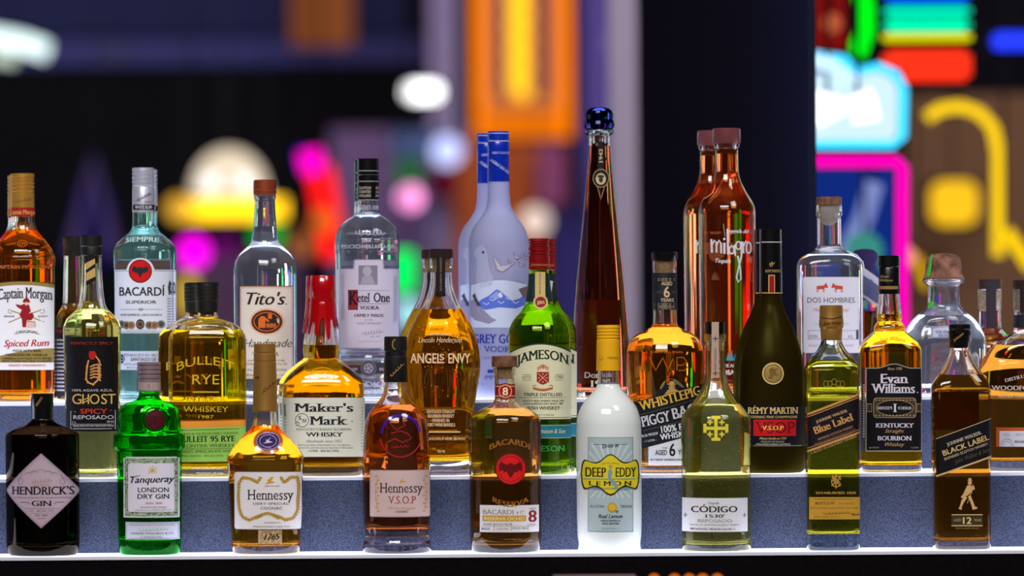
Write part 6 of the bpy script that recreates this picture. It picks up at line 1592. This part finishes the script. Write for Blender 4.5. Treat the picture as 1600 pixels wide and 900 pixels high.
d.text((130, 128, 146), 'PRODUCT OF MEXICO 100% MAGUEY ESPADIN', 1296, 541, 2.6, 70, 'sans', 1); d.rect((70, 72, 100), 1335, 515, 1339, 530, 2); d.build()
bm = bmesh.new()
for k, (r0, tz) in enumerate(((21, 388), (21.6, 391), (22.4, 394))):
    tube_bm(bm, [((r0 + 1.5 * k) / b.s * math.cos(a / 12 * 2 * math.pi), (r0 + 1.5 * k) / b.s * math.sin(a / 12 * 2 * math.pi), b.z(tz + 2 * math.sin(a * 1.1 + k))) for a in range(13)], 1.1 / b.s, 6)
tube_bm(bm, [(b.loc(1322, 390)[0], -0.022, b.z(393)), (b.loc(1336, 396)[0], -0.034, b.z(399)), (b.loc(1346, 408)[0], -0.030, b.z(410)), (b.loc(1349, 420)[0], -0.024, b.z(424))], 0.9 / b.s, 6)
finish(bm, 'neck_cord', b.root, [pmat('white_cord', (222, 220, 232), 0.6)], 60)

# tagged amber bottle behind
b = Bottle('mezcal_bottle', 'amber bottle with a purple cloth cap and hanging picture tags, behind the donkey label bottle', 1352, 3, 0.43,
    [(404, 14), (430, 14.5), (442, 20), (456, 30), (468, 34), (480, 35), (610, 34.5), (626, 33)],
    ((404, 1, 2), (626, 0.9, 2)), 486, G_amber, L_rum, base=8, wall=2.4, cat='bottle')
lathe('cloth_cap', b.root, [(b.z(y), h / b.s) for y, h in ((432, 15), (424, 18), (412, 17), (404, 20.5), (396, 20), (391, 15), (389, 6))], pmat('purple_cloth', (52, 34, 92), 0.9), 24)
def tag_card(name, pts, dy, m, ph=None):
    bm = bmesh.new(); V = []
    for off in (0, 0.0012):
        V.append([bm.verts.new((b.loc(x, y)[0], dy + off, b.loc(x, y)[1])) for x, y in pts])
    bm.faces.new(V[0]); bm.faces.new(V[1][::-1])
    for k in range(4): bm.faces.new((V[0][k], V[1][k], V[1][(k + 1) % 4], V[0][(k + 1) % 4]))
    return finish(bm, name, b.root, [m], sm=False)
tag_card('picture_tag', [(1344, 416), (1374, 438), (1374, 484), (1344, 462)], -0.037, pmat('pale_card', (188, 186, 206), 0.6))
tag_card('picture', [(1346, 430), (1372, 448), (1372, 476), (1346, 459)], -0.0385, pmat('slate_picture', (84, 86, 116), 0.6))
tag_card('picture_figure', [(1356, 436), (1361, 439), (1360, 466), (1356, 463)], -0.0398, pmat('blue_figure', (70, 84, 150), 0.6))

# patron style
b = Bottle('tequila_bottle', 'squat rounded clear tequila bottle with a big domed cork', 1475, 3, 0.325,
    [(434, 31), (437, 33), (441, 32.5), (444, 28), (448, 24.6), (464, 24.8), (476, 26), (484, 31), (490, 38), (497, 46.5), (505, 53), (515, 59), (530, 64.5), (548, 66.3), (580, 65.8), (612, 64.5), (628, 61)],
    ((434, 1, 2), (480, 0.9, 2), (510, 0.62, 2.6), (628, 0.62, 3)), 494, G_clear, L_clear, base=12, wall=3.2)
lathe('domed_cork', b.root, [(b.z(y), h / b.s) for y, h in ((458, 19), (438, 20), (437, 30.5), (433.5, 31.5), (428, 29.5), (410, 27.5), (402, 25.5), (398, 20), (396, 11), (395.5, 3))], C_corkd, 40)
d = Decal(b, 'ribbon', base=0.0022, surf=lambda u, z, off: (u, -(31.5 / b.s) * math.sqrt(max(1 - (u * b.s / 33) ** 2, 0.02)) - 0.001)); d.poly((70, 176, 60), [(1453, 398), (1455.5, 397), (1452, 430), (1449, 434), (1446, 430)], 0); d.build()
d = Decal(b, 'green_seal', base=0.0006); d.rect((70, 190, 50), 1449.5, 472, 1457, 480, 0); d.line((90, 190, 80), [(1456.5, 438), (1457.5, 455), (1456.5, 472)], 0.9, 0); d.build()
d = Decal(b, 'print', base=0.0007); PS = (116, 118, 150)
d.text((110, 112, 130), 'PATRON', 1474, 451.5, 4.5, 26, 'serif', 0)
d.sheet((150, 154, 186), 1452, 1500, lambda x: 512 - 4 * math.cos((x - 1476) / 24 * 1.57), 528, 0); d.sheet((196, 200, 226), 1455, 1497, lambda x: 514 - 3 * math.cos((x - 1476) / 21 * 1.57), 526, 1); d.text((70, 72, 110), 'THE PERFECT', 1476, 521, 4.5, 36, 'serifb', 2); d.text((70, 72, 110), 'PATRON', 1476, 526, 4, 26, 'serifb', 2)
fr_ = [(1446, 600), (1443.5, 594), (1443.5, 544), (1448, 539), (1502, 539), (1507, 544), (1507, 600)]; d.line((96, 100, 130), fr_, 1.1, 0)
d.text(PS, 'SILVER', 1478, 550, 5, 22, 'serif', 0); d.text((70, 64, 104), 'ATRON', 1481, 563.5, 11, 48, 'serif', 0); d.text((176, 60, 96), 'P', 1458, 563.5, 11, 9, 'serif', 0); d.scribble(PS, 1452, 577, 1466, 572, 6, 0.9, 3, 0, 3); d.text(PS, 'Tequila 100% de Agave', 1478, 590, 4.5, 48, 'script', 0); d.build()

# glass stoppered bottle, right rear
b = Bottle('whiskey_bottle', 'dark glass-stoppered bottle in the back row, left of the wide flask', 1547, 3, 0.40,
    [(486, 17), (512, 18), (520, 24), (530, 36), (545, 44), (560, 46), (610, 45.5), (626, 44)],
    ((486, 1, 2), (626, 0.8, 2.2)), 538, G_red, L_cognac, base=8, wall=2.6)
b.turn('cap', [(436.5, 17.4), (438, 18.7), (451, 18.7), (452, 18)], pmat('dark_walnut_cap', (52, 32, 32), 0.4))
b.turn('stopper', [(452, 18.6), (483, 18.4), (486, 17)], G_clear); b.turn('cork', [(453, 13.5), (482, 12.5)], C_cork)
d = Decal(b, 'neck_strip', surf=b.cyl(19.2)); d.rect((50, 42, 50), 1539, 437.5, 1555, 512, 0); d.build()
